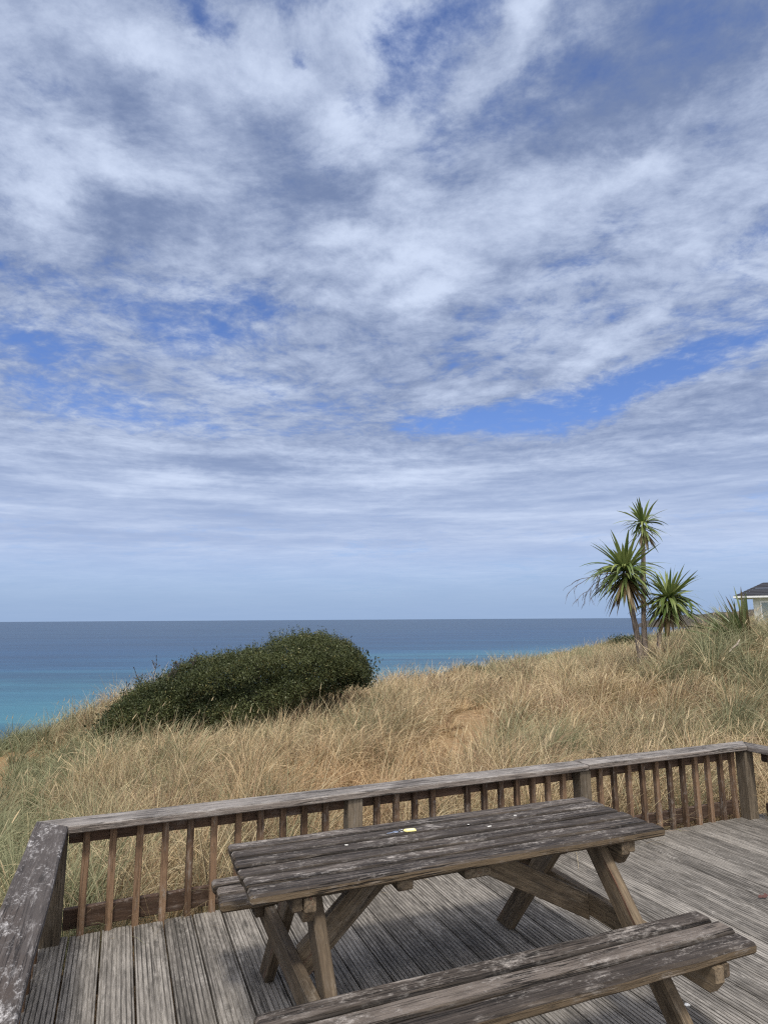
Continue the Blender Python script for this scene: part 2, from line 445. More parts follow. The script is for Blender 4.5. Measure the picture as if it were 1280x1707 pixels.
M_BAL = wood("baluster_wood", (.10, .060, .036), (.29, .182, .110), (.07, .044, .031), (.50, .46, .41), .75, .35, crack=.7)
M_POST = wood("post_wood", (.10, .078, .054), (.22, .175, .125), (.075, .06, .043), (.36, .33, .29), .3, .45, crack=.8)


def leaf_mat(name, rough=.55, trans=.25, attr='col'):
    m, t, bs = base_mat(name)
    c = t.add('ShaderNodeAttribute', attribute_name=attr).outputs['Color']
    t.set(bs, 'Base Color', c); bs.inputs['Roughness'].default_value = rough; bs.inputs['Specular IOR Level'].default_value = .3
    tr = t.add('ShaderNodeBsdfTranslucent'); t.set(tr, 'Color', c)
    ms = t.add('ShaderNodeMixShader'); ms.inputs[0].default_value = trans
    out = next(n for n in t.n if n.type == 'OUTPUT_MATERIAL')
    t.l.new(bs.outputs[0], ms.inputs[1]); t.l.new(tr.outputs[0], ms.inputs[2]); t.l.new(ms.outputs[0], out.inputs[0])
    return m


M_GRASS = leaf_mat("marram_blades", .6, .22)
M_LEAF = leaf_mat("shrub_leaves", .45, .15)
M_SWORD = leaf_mat("sword_leaves", .38, .22)
M_TWIG = plain("twig_bark", (.06, .045, .035), .9, 0, 30, .4)

# ------------------------------------------------------------------ terrain
TP = np.array([(-7.98, 11.0, -1.75), (-6.8, 11.0, -1.48), (-5.9, 9.5, -1.25), (-7.38, 12.4, -1.16), (-6.64, 13.0, -1.12), (-6.01, 14.0, -0.45), (-3.6, 16.0, -0.57), (-0.03, 19.0, -0.48), (2.33, 23.0, -0.66), (5.66, 32.0, -0.86), (9.72, 40.0, -0.94), (16.92, 50.0, -0.55), (20.57, 52.0, -0.16), (23.14, 48.0, 0.45), (24.2, 40.0, 0.55), (-4.66, 8.0, -0.85), (-4.2, 8.5, -0.77), (-2.68, 12.0, -0.51), (-0.53, 13.5, -0.35), (-4.26, 11.5, -0.52), (1.31, 12.0, -0.18), (3.49, 14.5, -0.24), (5.55, 14.0, 0.41), (6.98, 13.0, 1.11), (7.97, 13.0, 1.12), (5.65, 9.5, 0.24), (3.14, 9.5, -0.17), (0.44, 8.3, -0.27), (1.49, 7.8, -0.24), (-0.82, 6.3, -0.22), (-2.18, 7.0, -0.48), (4.38, 8.5, -0.07), (-3.07, 5.5, -0.56),
               (-1.9, 4.2, -.30), (1.0, 5.2, -.22), (3.0, 6.1, -.16), (5.5, 5.5, -.12), (8, 6, .1), (-3.2, 2.0, -.6), (-6, 4, -1.1), (-2.5, 0, -.55), (2, 0, -.6), (2, -6, -.5), (8, -4, -.2), (-8, -4, -1.0), (10, 9, .9), (14, 14, 1.5), (16, 24, 1.3), (30, 45, 1.0), (34, 60, 1.0), (22, 30, .75), (12, 24, .3)])


def tps_fit(P, lam=.02):
    n = len(P); X = P[:, :2]
    d2 = ((X[:, None] - X[None]) ** 2).sum(-1)
    K = np.where(d2 > 0, .5 * d2 * np.log(d2 + 1e-12), 0) + lam * np.eye(n) * 10
    A = np.zeros((n + 3, n + 3)); A[:n, :n] = K; A[:n, n] = 1; A[:n, n + 1:] = X; A[n, :n] = 1; A[n + 1:, :n] = X.T
    return np.linalg.solve(A, np.concatenate([P[:, 2], [0, 0, 0]]))


TW = tps_fit(TP)
SEA_Z = -22.3
RT = np.array([-1.5, -.75, -.60, -.50, -.43, -.2, 0, .10, .18, .24, .34, .40, .46, .52, .62, 1.5])
RD = np.array([12, 11.5, 12.8, 13.3, 14.5, 16.5, 19.5, 23.5, 32.5, 40.5, 50.5, 52.5, 52, 64, 80, 90])
DC = np.array([-1.6796, 3.5261]); DE = np.array([.92352, .38354]); DN = np.array([-.38354, .92352]); DL = 5.1006; DW = .1654


def ground(x, y):
    x = np.asarray(x, float); y = np.asarray(y, float)
    sh = x.shape; x = x.ravel(); y = y.ravel()
    yc = np.minimum(y, 62.0); xc = np.clip(x, -14, 46)
    z = np.full(len(x), TW[-3]) + TW[-2] * xc + TW[-1] * yc
    for i, p in enumerate(TP):
        d2 = (xc - p[0]) ** 2 + (yc - p[1]) ** 2
        z += TW[i] * .5 * d2 * np.log(d2 + 1e-12)
    z = np.clip(z, -2.2, 2.2)
    z += (fbm(x * .55, y * .55, 3) - .5) * .22 + (fbm(x * 2.2, y * 2.2, 5, 3) - .5) * .07
    tq = x / np.maximum(y, 1.0)
    yr = np.interp(tq, RT, RD)
    over = np.maximum(0, y - yr - .6)
    z -= np.where(tq < .5, .62, .28) * over ** 2 / (over + 3.0)
    left = np.maximum(0, -9.5 - x)
    z -= .6 * left ** 2 / (left + 2)
    # scraped level under the deck
    a = (x - DC[0]) * DE[0] + (y - DC[1]) * DE[1]; b = (x - DC[0]) * DN[0] + (y - DC[1]) * DN[1]
    ins = np.clip(np.minimum(np.minimum(a + .25, DL + .25 - a), .22 - b) / .3, 0, 1)
    z = z * (1 - ins) + np.minimum(z, -.42) * ins
    return np.maximum(z, SEA_Z - 3).reshape(sh)


ys = np.concatenate([np.linspace(-14, 3, 30), np.linspace(3.2, 20, 130), np.linspace(20.3, 64, 110), np.linspace(65, 190, 40)])
us = np.linspace(-1, 1, 190)
YY, UU = np.meshgrid(ys, us, indexing='ij')
XX = UU * (np.maximum(YY, 0) * .95 + 14)
ZZ = ground(XX, YY)
nI, nJ = YY.shape
idx = np.arange(nI * nJ).reshape(nI, nJ)
quads = np.stack([idx[:-1, :-1], idx[:-1, 1:], idx[1:, 1:], idx[1:, :-1]], -1).reshape(-1, 4)


def sand_mat():
    m, t, bs = base_mat("sandy_ground")
    p = t.add('ShaderNodeTexCoord').outputs['Object']
    a = t.noise(p, .8, 5, .6).outputs['Fac']; b = t.noise(p, 14, 6, .7).outputs['Fac']; c = t.noise(p, 70, 4, .7).outputs['Fac']
    col = t.mix(t.mr(b, .35, .65), (.20, .125, .065), (.40, .27, .15))
    col = t.mix(t.mr(a, .45, .65), col, (.26, .175, .09))
    col = t.mix(t.mr(c, .55, .75, 0, .6), col, (.10, .075, .045))
    # far slopes read as dry turf
    y = t.sep(p)[1]
    tn = t.noise(t.mapping(p, scale=(1, 1, 1)), .35, 6, .62).outputs['Fac']
    turf = t.mix(t.mr(tn, .35, .65), (.15, .145, .065), (.27, .225, .11))
    col = t.mix(t.mr(y, 17, 26), col, turf)
    t.set(bs, 'Base Color', col); bs.inputs['Roughness'].default_value = .95; bs.inputs['Specular IOR Level'].default_value = .1
    bp = t.add('ShaderNodeBump'); bp.inputs['Strength'].default_value = .7; bp.inputs['Distance'].default_value = .04
    t.set(bp, 'Height', t.math('ADD', b, t.math('MULTIPLY', c, .5))); t.l.new(bp.outputs[0], bs.inputs['Normal'])
    return m


gr = quick_mesh("ground", np.stack([XX, YY, ZZ], -1).reshape(-1, 3), quads, sand_mat(), smooth=True)
tag(gr, "sandy dune ground sloping down to the sea", "ground", kind="structure")


# sea: one wide sheet with concentric refinement
def sea_mat():
    m, t, bs = base_mat("sea_water")
    p = t.add('ShaderNodeTexCoord').outputs['Object']
    x, y, z = t.sep(p)
    d = t.math('ADD', t.math('MULTIPLY', x, -.68), t.math('MULTIPLY', y, .73))       # metres off the shore line
    wob = t.noise(t.mapping(p, rot=(0, 0, -.75), scale=(.004, .012, 1)), 1.0, 5, .6).outputs['Fac']
    d2 = t.math('MULTIPLY', d, t.mr(wob, .2, .8, .72, 1.28, 'LINEAR'))
    rp = t.add('ShaderNodeValToRGB'); t.set(rp, 0, t.mr(d2, 100, 1100, 0, 1, 'LINEAR'))
    el = rp.color_ramp.elements
    el[0].position = 0.0; el[0].color = (.095, .27, .29, 1)
    el[1].position = 1.0; el[1].color = (.030, .072, .135, 1)
    for ps, c in ((.055, (.066, .20, .245, 1)), (.13, (.045, .145, .21, 1)), (.24, (.027, .092, .178, 1)), (.42, (.024, .072, .152, 1))):
        e = el.new(ps); e.color = c
    # patches of deeper tone (reef and weed on the bottom, wind lanes)
    pt = t.noise(t.mapping(p, rot=(0, 0, -.1), scale=(.0022, .016, 1)), 1.0, 8, .68).outputs['Fac']
    col = t.mix(t.mr(pt, .42, .62, 0, .7), rp.outputs[0], (.020, .052, .105))
    sw = t.add('ShaderNodeTexWave', wave_type='BANDS', bands_direction='Y', wave_profile='SIN')
    t.set(sw, 'Vector', t.mapping(p, rot=(0, 0, -.12))); t.set(sw, 'Scale', .012); t.set(sw, 'Distortion', 5.0); t.set(sw, 'Detail', 3.0); t.set(sw, 'Detail Scale', .6)
    swl = t.math('MULTIPLY', t.math('POWER', sw.outputs['Fac'], 3.0), t.mr(t.noise(t.mapping(p, loc=(40, 9, 0), scale=(.006, .02, 1)), 1.0, 4, .6).outputs['Fac'], .42, .62))
    df = t.add('ShaderNodeBsdfDiffuse'); t.set(df, 'Color', col)
    gl = t.add('ShaderNodeBsdfGlossy'); gl.inputs['Roughness'].default_value = .26
    lw = t.add('ShaderNodeLayerWeight'); lw.inputs['Blend'].default_value = .5
    ms = t.add('ShaderNodeMixShader'); t.set(ms, 0, t.mr(lw.outputs['Facing'], .78, 1.0, .06, .34, 'LINEAR'))
    t.l.new(df.outputs[0], ms.inputs[1]); t.l.new(gl.outputs[0], ms.inputs[2])
    t.l.new(ms.outputs[0], next(n for n in t.n if n.type == 'OUTPUT_MATERIAL').inputs[0])
    w1 = t.noise(t.mapping(p, rot=(0, 0, -.05), scale=(.02, .085, 1)), 1.0, 4, .55).outputs['Fac']
    w2 = t.noise(t.mapping(p, rot=(0, 0, .3), scale=(.16, .5, 1)), 1.0, 5, .65).outputs['Fac']
    bp = t.add('ShaderNodeBump'); bp.inputs['Strength'].default_value = 1.0; bp.inputs['Distance'].default_value = 1.6
    t.set(bp, 'Height', t.math('ADD', t.math('ADD', w1, t.math('MULTIPLY', swl, .9)), t.math('MULTIPLY', w2, .45))); t.l.new(bp.outputs[0], df.inputs['Normal']); t.l.new(bp.outputs[0], gl.inputs['Normal'])
    return m


rad = np.array([40, 80, 120, 170, 240, 340, 500, 800, 1400, 2600, 5000, 10000, 20000, 40000.])
na = 96
ang = np.linspace(0, 2 * np.pi, na, endpoint=False)
SV = [(0, 0, SEA_Z)] + [(r * math.cos(a), r * math.sin(a), SEA_Z) for r in rad for a in ang]
SF = [(0, 1 + j, 1 + (j + 1) % na) for j in range(na)]
for i in range(len(rad) - 1):
    for j in range(na):
        k = (j + 1) % na
        a0 = 1 + i * na; b0 = 1 + (i + 1) * na
        SF.append((a0 + j, b0 + j, b0 + k, a0 + k))
me = bpy.data.meshes.new("sea"); me.from_pydata(SV, [], SF)
sea = link_mesh("sea", me, sea_mat())
tag(sea, "calm blue sea turning turquoise near the shore", "sea", kind="structure")


# long swell lines: low ridges of water running along the shore
# (part of the sea sheet's bump; no separate objects)

# distant headland
def headland():
    xs = np.linspace(0, 1, 120); vs = np.linspace(0, 1, 26)
    U, Vv = np.meshgrid(xs, vs, indexing='ij')
    X = (632 + U * 1500) * (1 + .22 * Vv)
    Y = (1600 - U * 300) * (1 + .22 * Vv)
    top = np.interp(U, [0, .02, .05, .09, .13, .17, .20, .26, .4, 1], [-20, -6, 2, 8, 14, 19, 28, 36, 40, 44]) - SEA_Z
    prof = np.interp(Vv, [0, .04, .12, .25, .55, 1], [0, .35, .72, .92, 1.0, .85])
    Z = SEA_Z - 1 + top * prof + (fbm(X * .02, Y * .02, 8, 5) - .5) * 13 * np.minimum(1, top / 16) + (fbm(X * .09, Y * .09, 9, 3) - .5) * 4
    I = np.arange(120 * 26).reshape(120, 26)
    Q = np.stack([I[:-1, :-1], I[1:, :-1], I[1:, 1:], I[:-1, 1:]], -1).reshape(-1, 4)
    m, t, bs = base_mat("headland_rock")
    p = t.add('ShaderNodeTexCoord').outputs['Object']
    a = t.noise(p, .03, 7, .65).outputs['Fac']
    hz = t.sep(t.add('ShaderNodeNewGeometry').outputs['Normal'])[2]
    col = t.mix(t.mr(a, .35, .65), (.026, .023, .025), (.065, .054, .048))
    col = t.mix(t.mr(hz, .8, .97, 0, .5), col, (.06, .05, .032))
    t.set(bs, 'Base Color', col); bs.inputs['Roughness'].default_value = .95
    o = quick_mesh("headland", np.stack([X, Y, Z], -1).reshape(-1, 3), Q, m)
    tag(o, "distant dark rocky headland across the bay", "headland", kind="structure")


headland()

# ------------------------------------------------------------------ deck
DECK_Z0 = 0.0
ROT = math.atan2(DE[1], DE[0])


def local_root(name):
    return empty(name, (DC[0], DC[1], 0.0), ROT)


def build_deck():
    root_rot = ROT
    pitchb, gap = .1578, .009
    a0 = .036 - pitchb
    b = MB()
    grime = []
    k = 0
    a = a0
    front = .102
    while a < DL + .16:
        rg = random.Random(900 + k)
        w = pitchb - gap
        cx = a + pitchb / 2
        # reeded profile: seven grooves on the top face
        prof = [(-w / 2, -.028), (w / 2, -.028), (w / 2, -.003), (w / 2 - .003, 0)]
        gm = [0, 0, .3, 0]
        ng = 7
        for i in range(ng - 1, -1, -1):
            c = -w / 2 + (i + .5 + .0) * w / ng
            gw = .0032
            prof += [(c + gw, 0), (c + gw * .6, -.0034), (c - gw * .6, -.0034), (c - gw, 0)]
            gm += [.1, 1, 1, .1]
        prof += [(-w / 2 + .003, 0), (-w / 2, -.003)]
        gm += [0, .3]
        fr = front + rg.uniform(-.008, .006)
        # some rows are two lengths butted together
        cuts = [fr, -6.8] if k % 3 else [fr, -2.1 - 1.5 * rg.random(), -6.8]
        for q in range(len(cuts) - 1):
            y1 = cuts[q] - (.003 if q else 0); y0 = cuts[q + 1] + .003
            n0 = len(b.v)
            dz = rg.uniform(-.0015, .0015)
            b.loft((cx, y1, dz), (cx, y0, dz + rg.uniform(-.001, .001)), prof, (0, 0, 1), 10, .003, .0007, 900 + k * 5 + q)
            reps = (len(b.v) - n0) // len(prof)
            grime.extend(gm * reps)
        a += pitchb; k += 1
    o = b.build("deck", M_DECK)
    o.location = (DC[0], DC[1], 0); o.rotation_euler = (0, 0, root_rot)
    at = o.data.attributes.new('grime', 'FLOAT', 'POINT'); at.data.foreach_set('value', np.array(grime, np.float32))
    tag(o, "weathered grey grooved timber deck floor", "deck", kind="structure")
    # bearers under the boards keep the gaps dark
    bb = MB()
    for y in (-.25, -1.0, -1.75, -2.5, -3.25, -4.0, -4.75, -5.5, -6.3):
        bb.board((-.12, y, -.078), (DL + .12, y, -.078), .05, .095, seed=int(-y * 10))
    bb.build("joist", M_POST, o)
    return o


build_deck()

# ------------------------------------------------------------------ railings (local frame: x along front rail, y outward)
HR, CT = .578, .040


def cap_piece(poly, z, mat, root, seed, grain):
    mb = MB()
    # subdivide the long edges so the arrises can wear
    pts = []
    rg = random.Random(seed)
    n = len(poly)
    for i in range(n):
        p, q = Vector(poly[i]), Vector(poly[(i + 1) % n])
        L = (q - p).length; m = max(1, int(L / .22))
        for j in range(m):
            pt = p.lerp(q, j / m)
            if j: pt = pt + Vector((rg.uniform(-.003, .003), rg.uniform(-.003, .003)))
            pts.append((pt.x, pt.y))
    mb.prism(pts, (0, 0, z - CT / 2), (1, 0, 0), (0, 1, 0), CT, .006, seed, grain)
    return mb.build("cap_rail", mat, root)


def baluster(root, x, y, seed, along_y=False, z0=-.10):
    mb = MB()
    rg = random.Random(seed)
    mb.board((x + rg.uniform(-.002, .002), y, z0), (x + rg.uniform(-.003, .003), y, HR - CT - .002), .037, .037, up=(0, 1, 0), bev=.003, segs=4, seed=seed)
    return mb.build("baluster", M_BAL, root)


def post(root, x, y, seed, z0=-.4):
    mb = MB()
    mb.board((x, y, z0), (x, y, HR - CT - .001), .097, .097, up=(0, 1, 0), bev=.005, segs=5, seed=seed)
    return mb.build("post", M_POST, root)


def front_railing():
    r = local_root("deck_railing")
    tag(r, "long front railing across the deck, seaward behind the picnic table", "railing", "timber railings round the deck")
    js = 3.44
    cap_piece([(0, 0), (js, 0), (js, DW), (-DW, DW)], HR, M_CAP, r, 31, 0.0)
    cap_piece([(js + .002, -.006), (DL, 0), (DL + DW, DW), (js + .002, DW - .004)], HR + .007, M_CAP, r, 32, 0.0)
    for nm, z0, z1, s in (("top_rail", .452, HR - CT - .001, 41), ("bottom_rail", .022, .125, 42)):
        mb = MB()
        mb.board((0, .142, (z0 + z1) / 2), (DL, .142, (z0 + z1) / 2), .032, z1 - z0, seed=s, segs=18, wob=.002)
        mb.build(nm, M_RAIL, r)
    for i, x in enumerate((-.05, 1.622, 3.425, DL + .037)):
        post(r, x, .068 if 0 < i < 3 else .065, 50 + i)
    k = 0
    first = [.091 + .1361 * i for i in range(11)]
    second = [1.8 + .1348 * i for i in range(12) if i != 4]
    third = [3.626 + .1406 * i for i in range(11)]
    for x in first + second + third:
        baluster(r, x, .1075, 100 + k); k += 1


def side_railing(sign):
    r = local_root("deck_railing")
    if sign < 0:
        tag(r, "side railing with a mottled dark cap at the left end of the deck", "railing", "timber railings round the deck")
        x0 = 0.0; L = 6.2
        poly = [(-.002, -.001), (-DW, DW - .001), (-DW, -L), (-.002, -L)]
        mat = M_CAPD
        hz = HR + .004
    else:
        tag(r, "side railing running out of the photo past the right corner post", "railing", "timber railings round the deck")
        x0 = DL; L = 6.2
        poly = [(DL + .002, -.001), (DL + DW, DW - .001), (DL + DW, -L), (DL + .002, -L)]
        mat = M_CAP
        hz = HR + .001
    cap_piece(poly, hz, mat, r, 60 + sign, math.pi / 2)
    xo = x0 + sign * .142
    for nm, z0, z1, s in (("top_rail", .452, HR - CT - .001, 43), ("bottom_rail", .022, .125, 44)):
        mb = MB()
        mb.board((xo, -.02, (z0 + z1) / 2), (xo, -L, (z0 + z1) / 2), .032, z1 - z0, seed=s + sign, segs=18, wob=.002)
        mb.build(nm, M_RAIL, r)
    y = -.12; k = 0
    posts = (-1.85, -3.65, -5.5)
    for i, py in enumerate(posts):
        post(r, x0 + sign * .068, py, 70 + i + 7 * sign)
    while y > -L + .1:
        if all(abs(y - p) > .085 for p in posts):
            baluster(r, x0 + sign * .1075, y, 300 + k + 80 * sign)
        k += 1; y -= .1365


front_railing(); side_railing(-1); side_railing(1)

# ------------------------------------------------------------------ picnic table
TX, TY, TA = .2894, 2.8807, R(21.754)
LT, WT, HT, HB = 1.831, .549, .728, .447
BO, BW = .130, .290


def picnic_table():
    r = empty("picnic_table", (TX, TY, 0), TA)
    tag(r, "dark weathered wooden picnic table with attached benches standing on the deck", "picnic table")
    # top of six boards
    mb = MB(); n = 6; g = .012; w = (WT - g * (n - 1)) / n; t = .036
    for i in range(n):
        y = -WT / 2 + w / 2 + i * (w + g)
        rg = random.Random(i + 5)
        mb.board((-LT / 2 + rg.uniform(-.004, .006), y, HT - t / 2 + rg.uniform(-.001, .0015)), (LT / 2 + rg.uniform(-.006, .004), y, HT - t / 2 + rg.uniform(-.001, .0015)), w, t, bev=.008, segs=12, wob=.0018, seed=200 + i, inner=(1 if i else .15, 1 if i < n - 1 else .15))
    top = mb.build("tabletop", M_TABLE, r)
    # bird droppings dried on the boards
    mdrop = plain("dried_droppings", (.62, .60, .55), .9)
    for (px, py, sx, sy) in ((-.462, .066, .010, .006), (.205, .040, .014, .007), (.40, .13, .010, .006), (.13, .10, .006, .005)):
        rg = random.Random(int(px * 1000))
        vs = [(0, 0, .0016)]; m = 11
        for j in range(m):
            a = j / m * 6.2832; q = rg.uniform(.6, 1.15)
            vs.append((math.cos(a) * sx * q, math.sin(a) * sy * q, 0.0))
        me = bpy.data.meshes.new("dropping"); me.from_pydata(vs, [], [(0, 1 + j, 1 + (j + 1) % m) for j in range(m)])
        o = link_mesh("dropping", me, mdrop, top); o.location = (px, py, HT + .0022); o.rotation_euler = (0, 0, rg.uniform(-.3, .3))
    # benches of three boards
    for sgn in (-1, 1):
        mb = MB(); g = .011; w = (BW - 2 * g) / 3; t = .042
        for i in range(3):
            y = sgn * (WT / 2 + BO + w / 2 + i * (w + g))
            rg = random.Random(i + 40 + sgn)
            mb.board((-LT / 2 + rg.uniform(-.008, .012), y, HB - t / 2), (LT / 2 + rg.uniform(-.012, .01), y, HB - t / 2), w, t, bev=.010, segs=12, wob=.002, seed=230 + i + 10 * sgn, inner=((1 if i else .15, 1 if i < 2 else .15) if sgn > 0 else (1 if i < 2 else .15, 1 if i else .15)))
        mb.build("bench_seat", M_TABLE, r)
    # two A frames
    zt = HT - .037
    for s in (-1, 1):
        xl = s * .655
        for q in (-1, 1):
            mb = MB()
            top_, bot = Vector((xl, q * .075, zt - .002)), Vector((xl, q * .665, .001))
            d = (bot - top_); hw = .048 / (abs(d.z) / d.length)
            # parallelogram leg: ends cut level with floor and top
            dy = d.y
            poly = [(-hw, zt - .002), (hw, zt - .002), (dy + hw, .001), (dy - hw, .001)]
            mb.prism([(top_.y + p[0], p[1]) for p in poly], (xl, 0, 0), (0, 1, 0), (0, 0, 1), .045, .004, 260 + s + 3 * q, math.atan2(d.z, d.y))
            mb.build("leg", M_LEG, r)
        xc = s * .7005
        ch = .035
        mb = MB(); h = .092; z1 = zt - .001; hl = .262
        mb.prism([(-hl, z1), (hl, z1), (hl, z1 - h + ch + .01), (hl - ch, z1 - h), (-hl + ch, z1 - h), (-hl, z1 - h + ch + .01)], (xc, 0, 0), (0, 1, 0), (0, 0, 1), .043, .004, 270 + s)
        mb.build("cross_member", M_LEG, r)
        mb = MB()
        mb.board((s * .743, -.250, z1 - .024), (s * .743, .250, z1 - .024), .038, .048, seed=275 + s)
        mb.build("batten", M_LEG, r)
        mb = MB(); z1 = HB - .043; h = .095; hl = .700
        mb.prism([(-hl, z1), (hl, z1), (hl, z1 - h + ch + .01), (hl - ch, z1 - h), (-hl + ch, z1 - h), (-hl, z1 - h + ch + .01)], (xc, 0, 0), (0, 1, 0), (0, 0, 1), .043, .004, 280 + s)
        mb.build("bench_beam", M_LEG, r)
        for q in (-1, 1):
            mb = MB()
            mb.board((s * .743, q * .43, z1 - .024), (s * .743, q * .690, z1 - .024), .038, .048, seed=285 + s + 3 * q)
            mb.build("batten", M_LEG, r)
    # middle battens with the diagonal braces under them
    for (x, wd, s) in ((-.33, .065, 1), (-.02, .115, 2)):
        mb = MB(); mb.board((x, -.245, zt - .021), (x, .245, zt - .021), wd, .042, seed=290 + s); mb.build("batten", M_LEG, r)
    for (xa, za, xb, zb, s) in ((-.679, .345, -.30, .672, 1), (.679, .345, .03, .672, 2)):
        mb = MB()
        d = Vector((xb - xa, zb - za)); L = d.length; u = d / L; nrm = Vector((-u.y, u.x)) * .050
        lo = Vector((xa, za)); hi = Vector((xb, zb))

        def at_x(c, x):    # point on the edge line through c at given x
            return Vector((x, c.y + (x - c.x) * u.y / u.x))

        def at_z(c, z):
            return Vector((c.x + (z - c.y) * u.x / u.y, z))
        zc = zt - .043
        A = at_x(lo + nrm, xa); B = at_x(lo - nrm, xa); C = at_z(hi - nrm, zc); D = at_z(hi + nrm, zc)
        mb.prism([tuple(A), tuple(B), tuple(C), tuple(D)], (0, 0, 0), (1, 0, 0), (0, 0, 1), .045, .004, 300 + s, math.atan2(u.y, u.x))
        mb.build("brace", M_LEG, r)


picnic_table()


# ------------------------------------------------------------------ keys left on the table
def key_tag():
    ca, sa = math.cos(TA), math.sin(TA)
    lx, ly = -.178, .127
    r = empty("key_tag", (TX + ca * lx - sa * ly, TY + sa * lx + ca * ly, HT + .0022), TA - .12)
    tag(r, "small pale yellow key tag with a key on a ring, lying on the tabletop", "key tag")
    my = plain("yellow_plastic", (.78, .68, .27), .35); mp = plain("tag_paper", (.82, .76, .50), .7); ms = plain("key_steel", (.62, .62, .64), .3, 1.0)
    L, W, T, c = .056, .031, .005, .008
    poly = [(0, -W / 2 + c * 1.3), (c * 1.3, -W / 2), (L - .003, -W / 2), (L, -W / 2 + .003), (L, W / 2 - .003), (L - .003, W / 2), (c * 1.3, W / 2), (0, W / 2 - c * 1.3)]
    mb = MB(); mb.prism(poly, (0, 0, T / 2), (1, 0, 0), (0, 1, 0), T, .001, 1); mb.build("tag_body", my, r)
    mb = MB(); mb.prism([(.014, -.0105), (L - .006, -.0105), (L - .006, .0105), (.014, .0105)], (0, 0, T + .0003), (1, 0, 0), (0, 1, 0), .0014, .0003, 2); mb.build("tag_label", mp, r)

    def torus(name, cx, cy, cz, R1, r1, tilt):
        V, F = [], []
        for i in range(28):
            a = i / 28 * 6.2832
            for j in range(8):
                b = j / 8 * 6.2832
                v = Vector(((R1 + r1 * math.cos(b)) * math.cos(a), (R1 + r1 * math.cos(b)) * math.sin(a), r1 * math.sin(b)))
                v.rotate(Matrix.Rotation(tilt, 3, 'Y')); V.append((v.x + cx, v.y + cy, v.z + cz))
                F.append((i * 8 + j, ((i + 1) % 28) * 8 + j, ((i + 1) % 28) * 8 + (j + 1) % 8, i * 8 + (j + 1) % 8))
        quick_mesh(name, V, F, ms, r, True)
    torus("key_ring", -.008, 0, .004, .0125, .0011, .12)
    mb = MB()
    bow = [(math.cos(a) * .0125 - .036, math.sin(a) * .0115 - .004) for a in [i / 14 * 6.2832 for i in range(14)]]
    mb.prism(bow, (0, 0, .0016), (1, 0, 0), (0, 1, 0), .0022, .0004, 3)
    blade = [(-.047, -.008), (-.047, -.0005), (-.078, -.0095), (-.0805, -.0135), (-.076, -.0165), (-.072, -.0142), (-.069, -.0165), (-.065, -.0138), (-.061, -.0150)]
    mb.prism(blade, (0, 0, .0016), (1, 0, 0), (0, 1, 0), .0019, .0003, 4)
    mb.build("key", ms, r)


key_tag()


def small_bits():
    m = plain("red_leaf", (.085, .035, .028), .8)
    V, F = [], []
    rg = random.Random(4)
    for k in range(3):
        a = rg.uniform(-.5, .5) + .3; L = rg.uniform(.03, .042); ox, oy = k * .022 - .02, rg.uniform(-.01, .01)
        n0 = len(V)
        for i in range(6):
            s = i / 5; w = .009 * math.sin(math.pi * min(1, s * .9 + .08))
            cx, cy = ox + math.cos(a) * L * s, oy + math.sin(a) * L * s
            V += [(cx - math.sin(a) * w, cy + math.cos(a) * w, .004 + .012 * math.sin(s * 3)), (cx + math.sin(a) * w, cy - math.cos(a) * w, .003 + .004 * s)]
        F += [(n0 + 2 * i, n0 + 2 * i + 1, n0 + 2 * i + 3, n0 + 2 * i + 2) for i in range(5)]
    o = quick_mesh("fallen_leaf", V, F, m, None, True); o.location = (2.23, 4.04, .002)
    tag(o, "dark red fallen leaf lying on the deck near the right edge", "leaf")
    mw = plain("white_pebble", (.75, .74, .72), .8)
    import bmesh
    bm = bmesh.new(); bmesh.ops.create_icosphere(bm, subdivisions=3, radius=.009)
    for v in bm.verts:
        k = 1 + .25 * math.sin(v.co.x * 400 + v.co.y * 300); v.co = Vector((v.co.x * 1.25 * k, v.co.y * k, v.co.z * .6))
    me = bpy.data.meshes.new("shell_fragment"); bm.to_mesh(me); bm.free()
    o = link_mesh("shell_fragment", me, mw); o.location = (1.2903, 3.0018, .005)
    tag(o, "tiny white shell fragment on the deck beside the front right table leg", "shell")


small_bits()


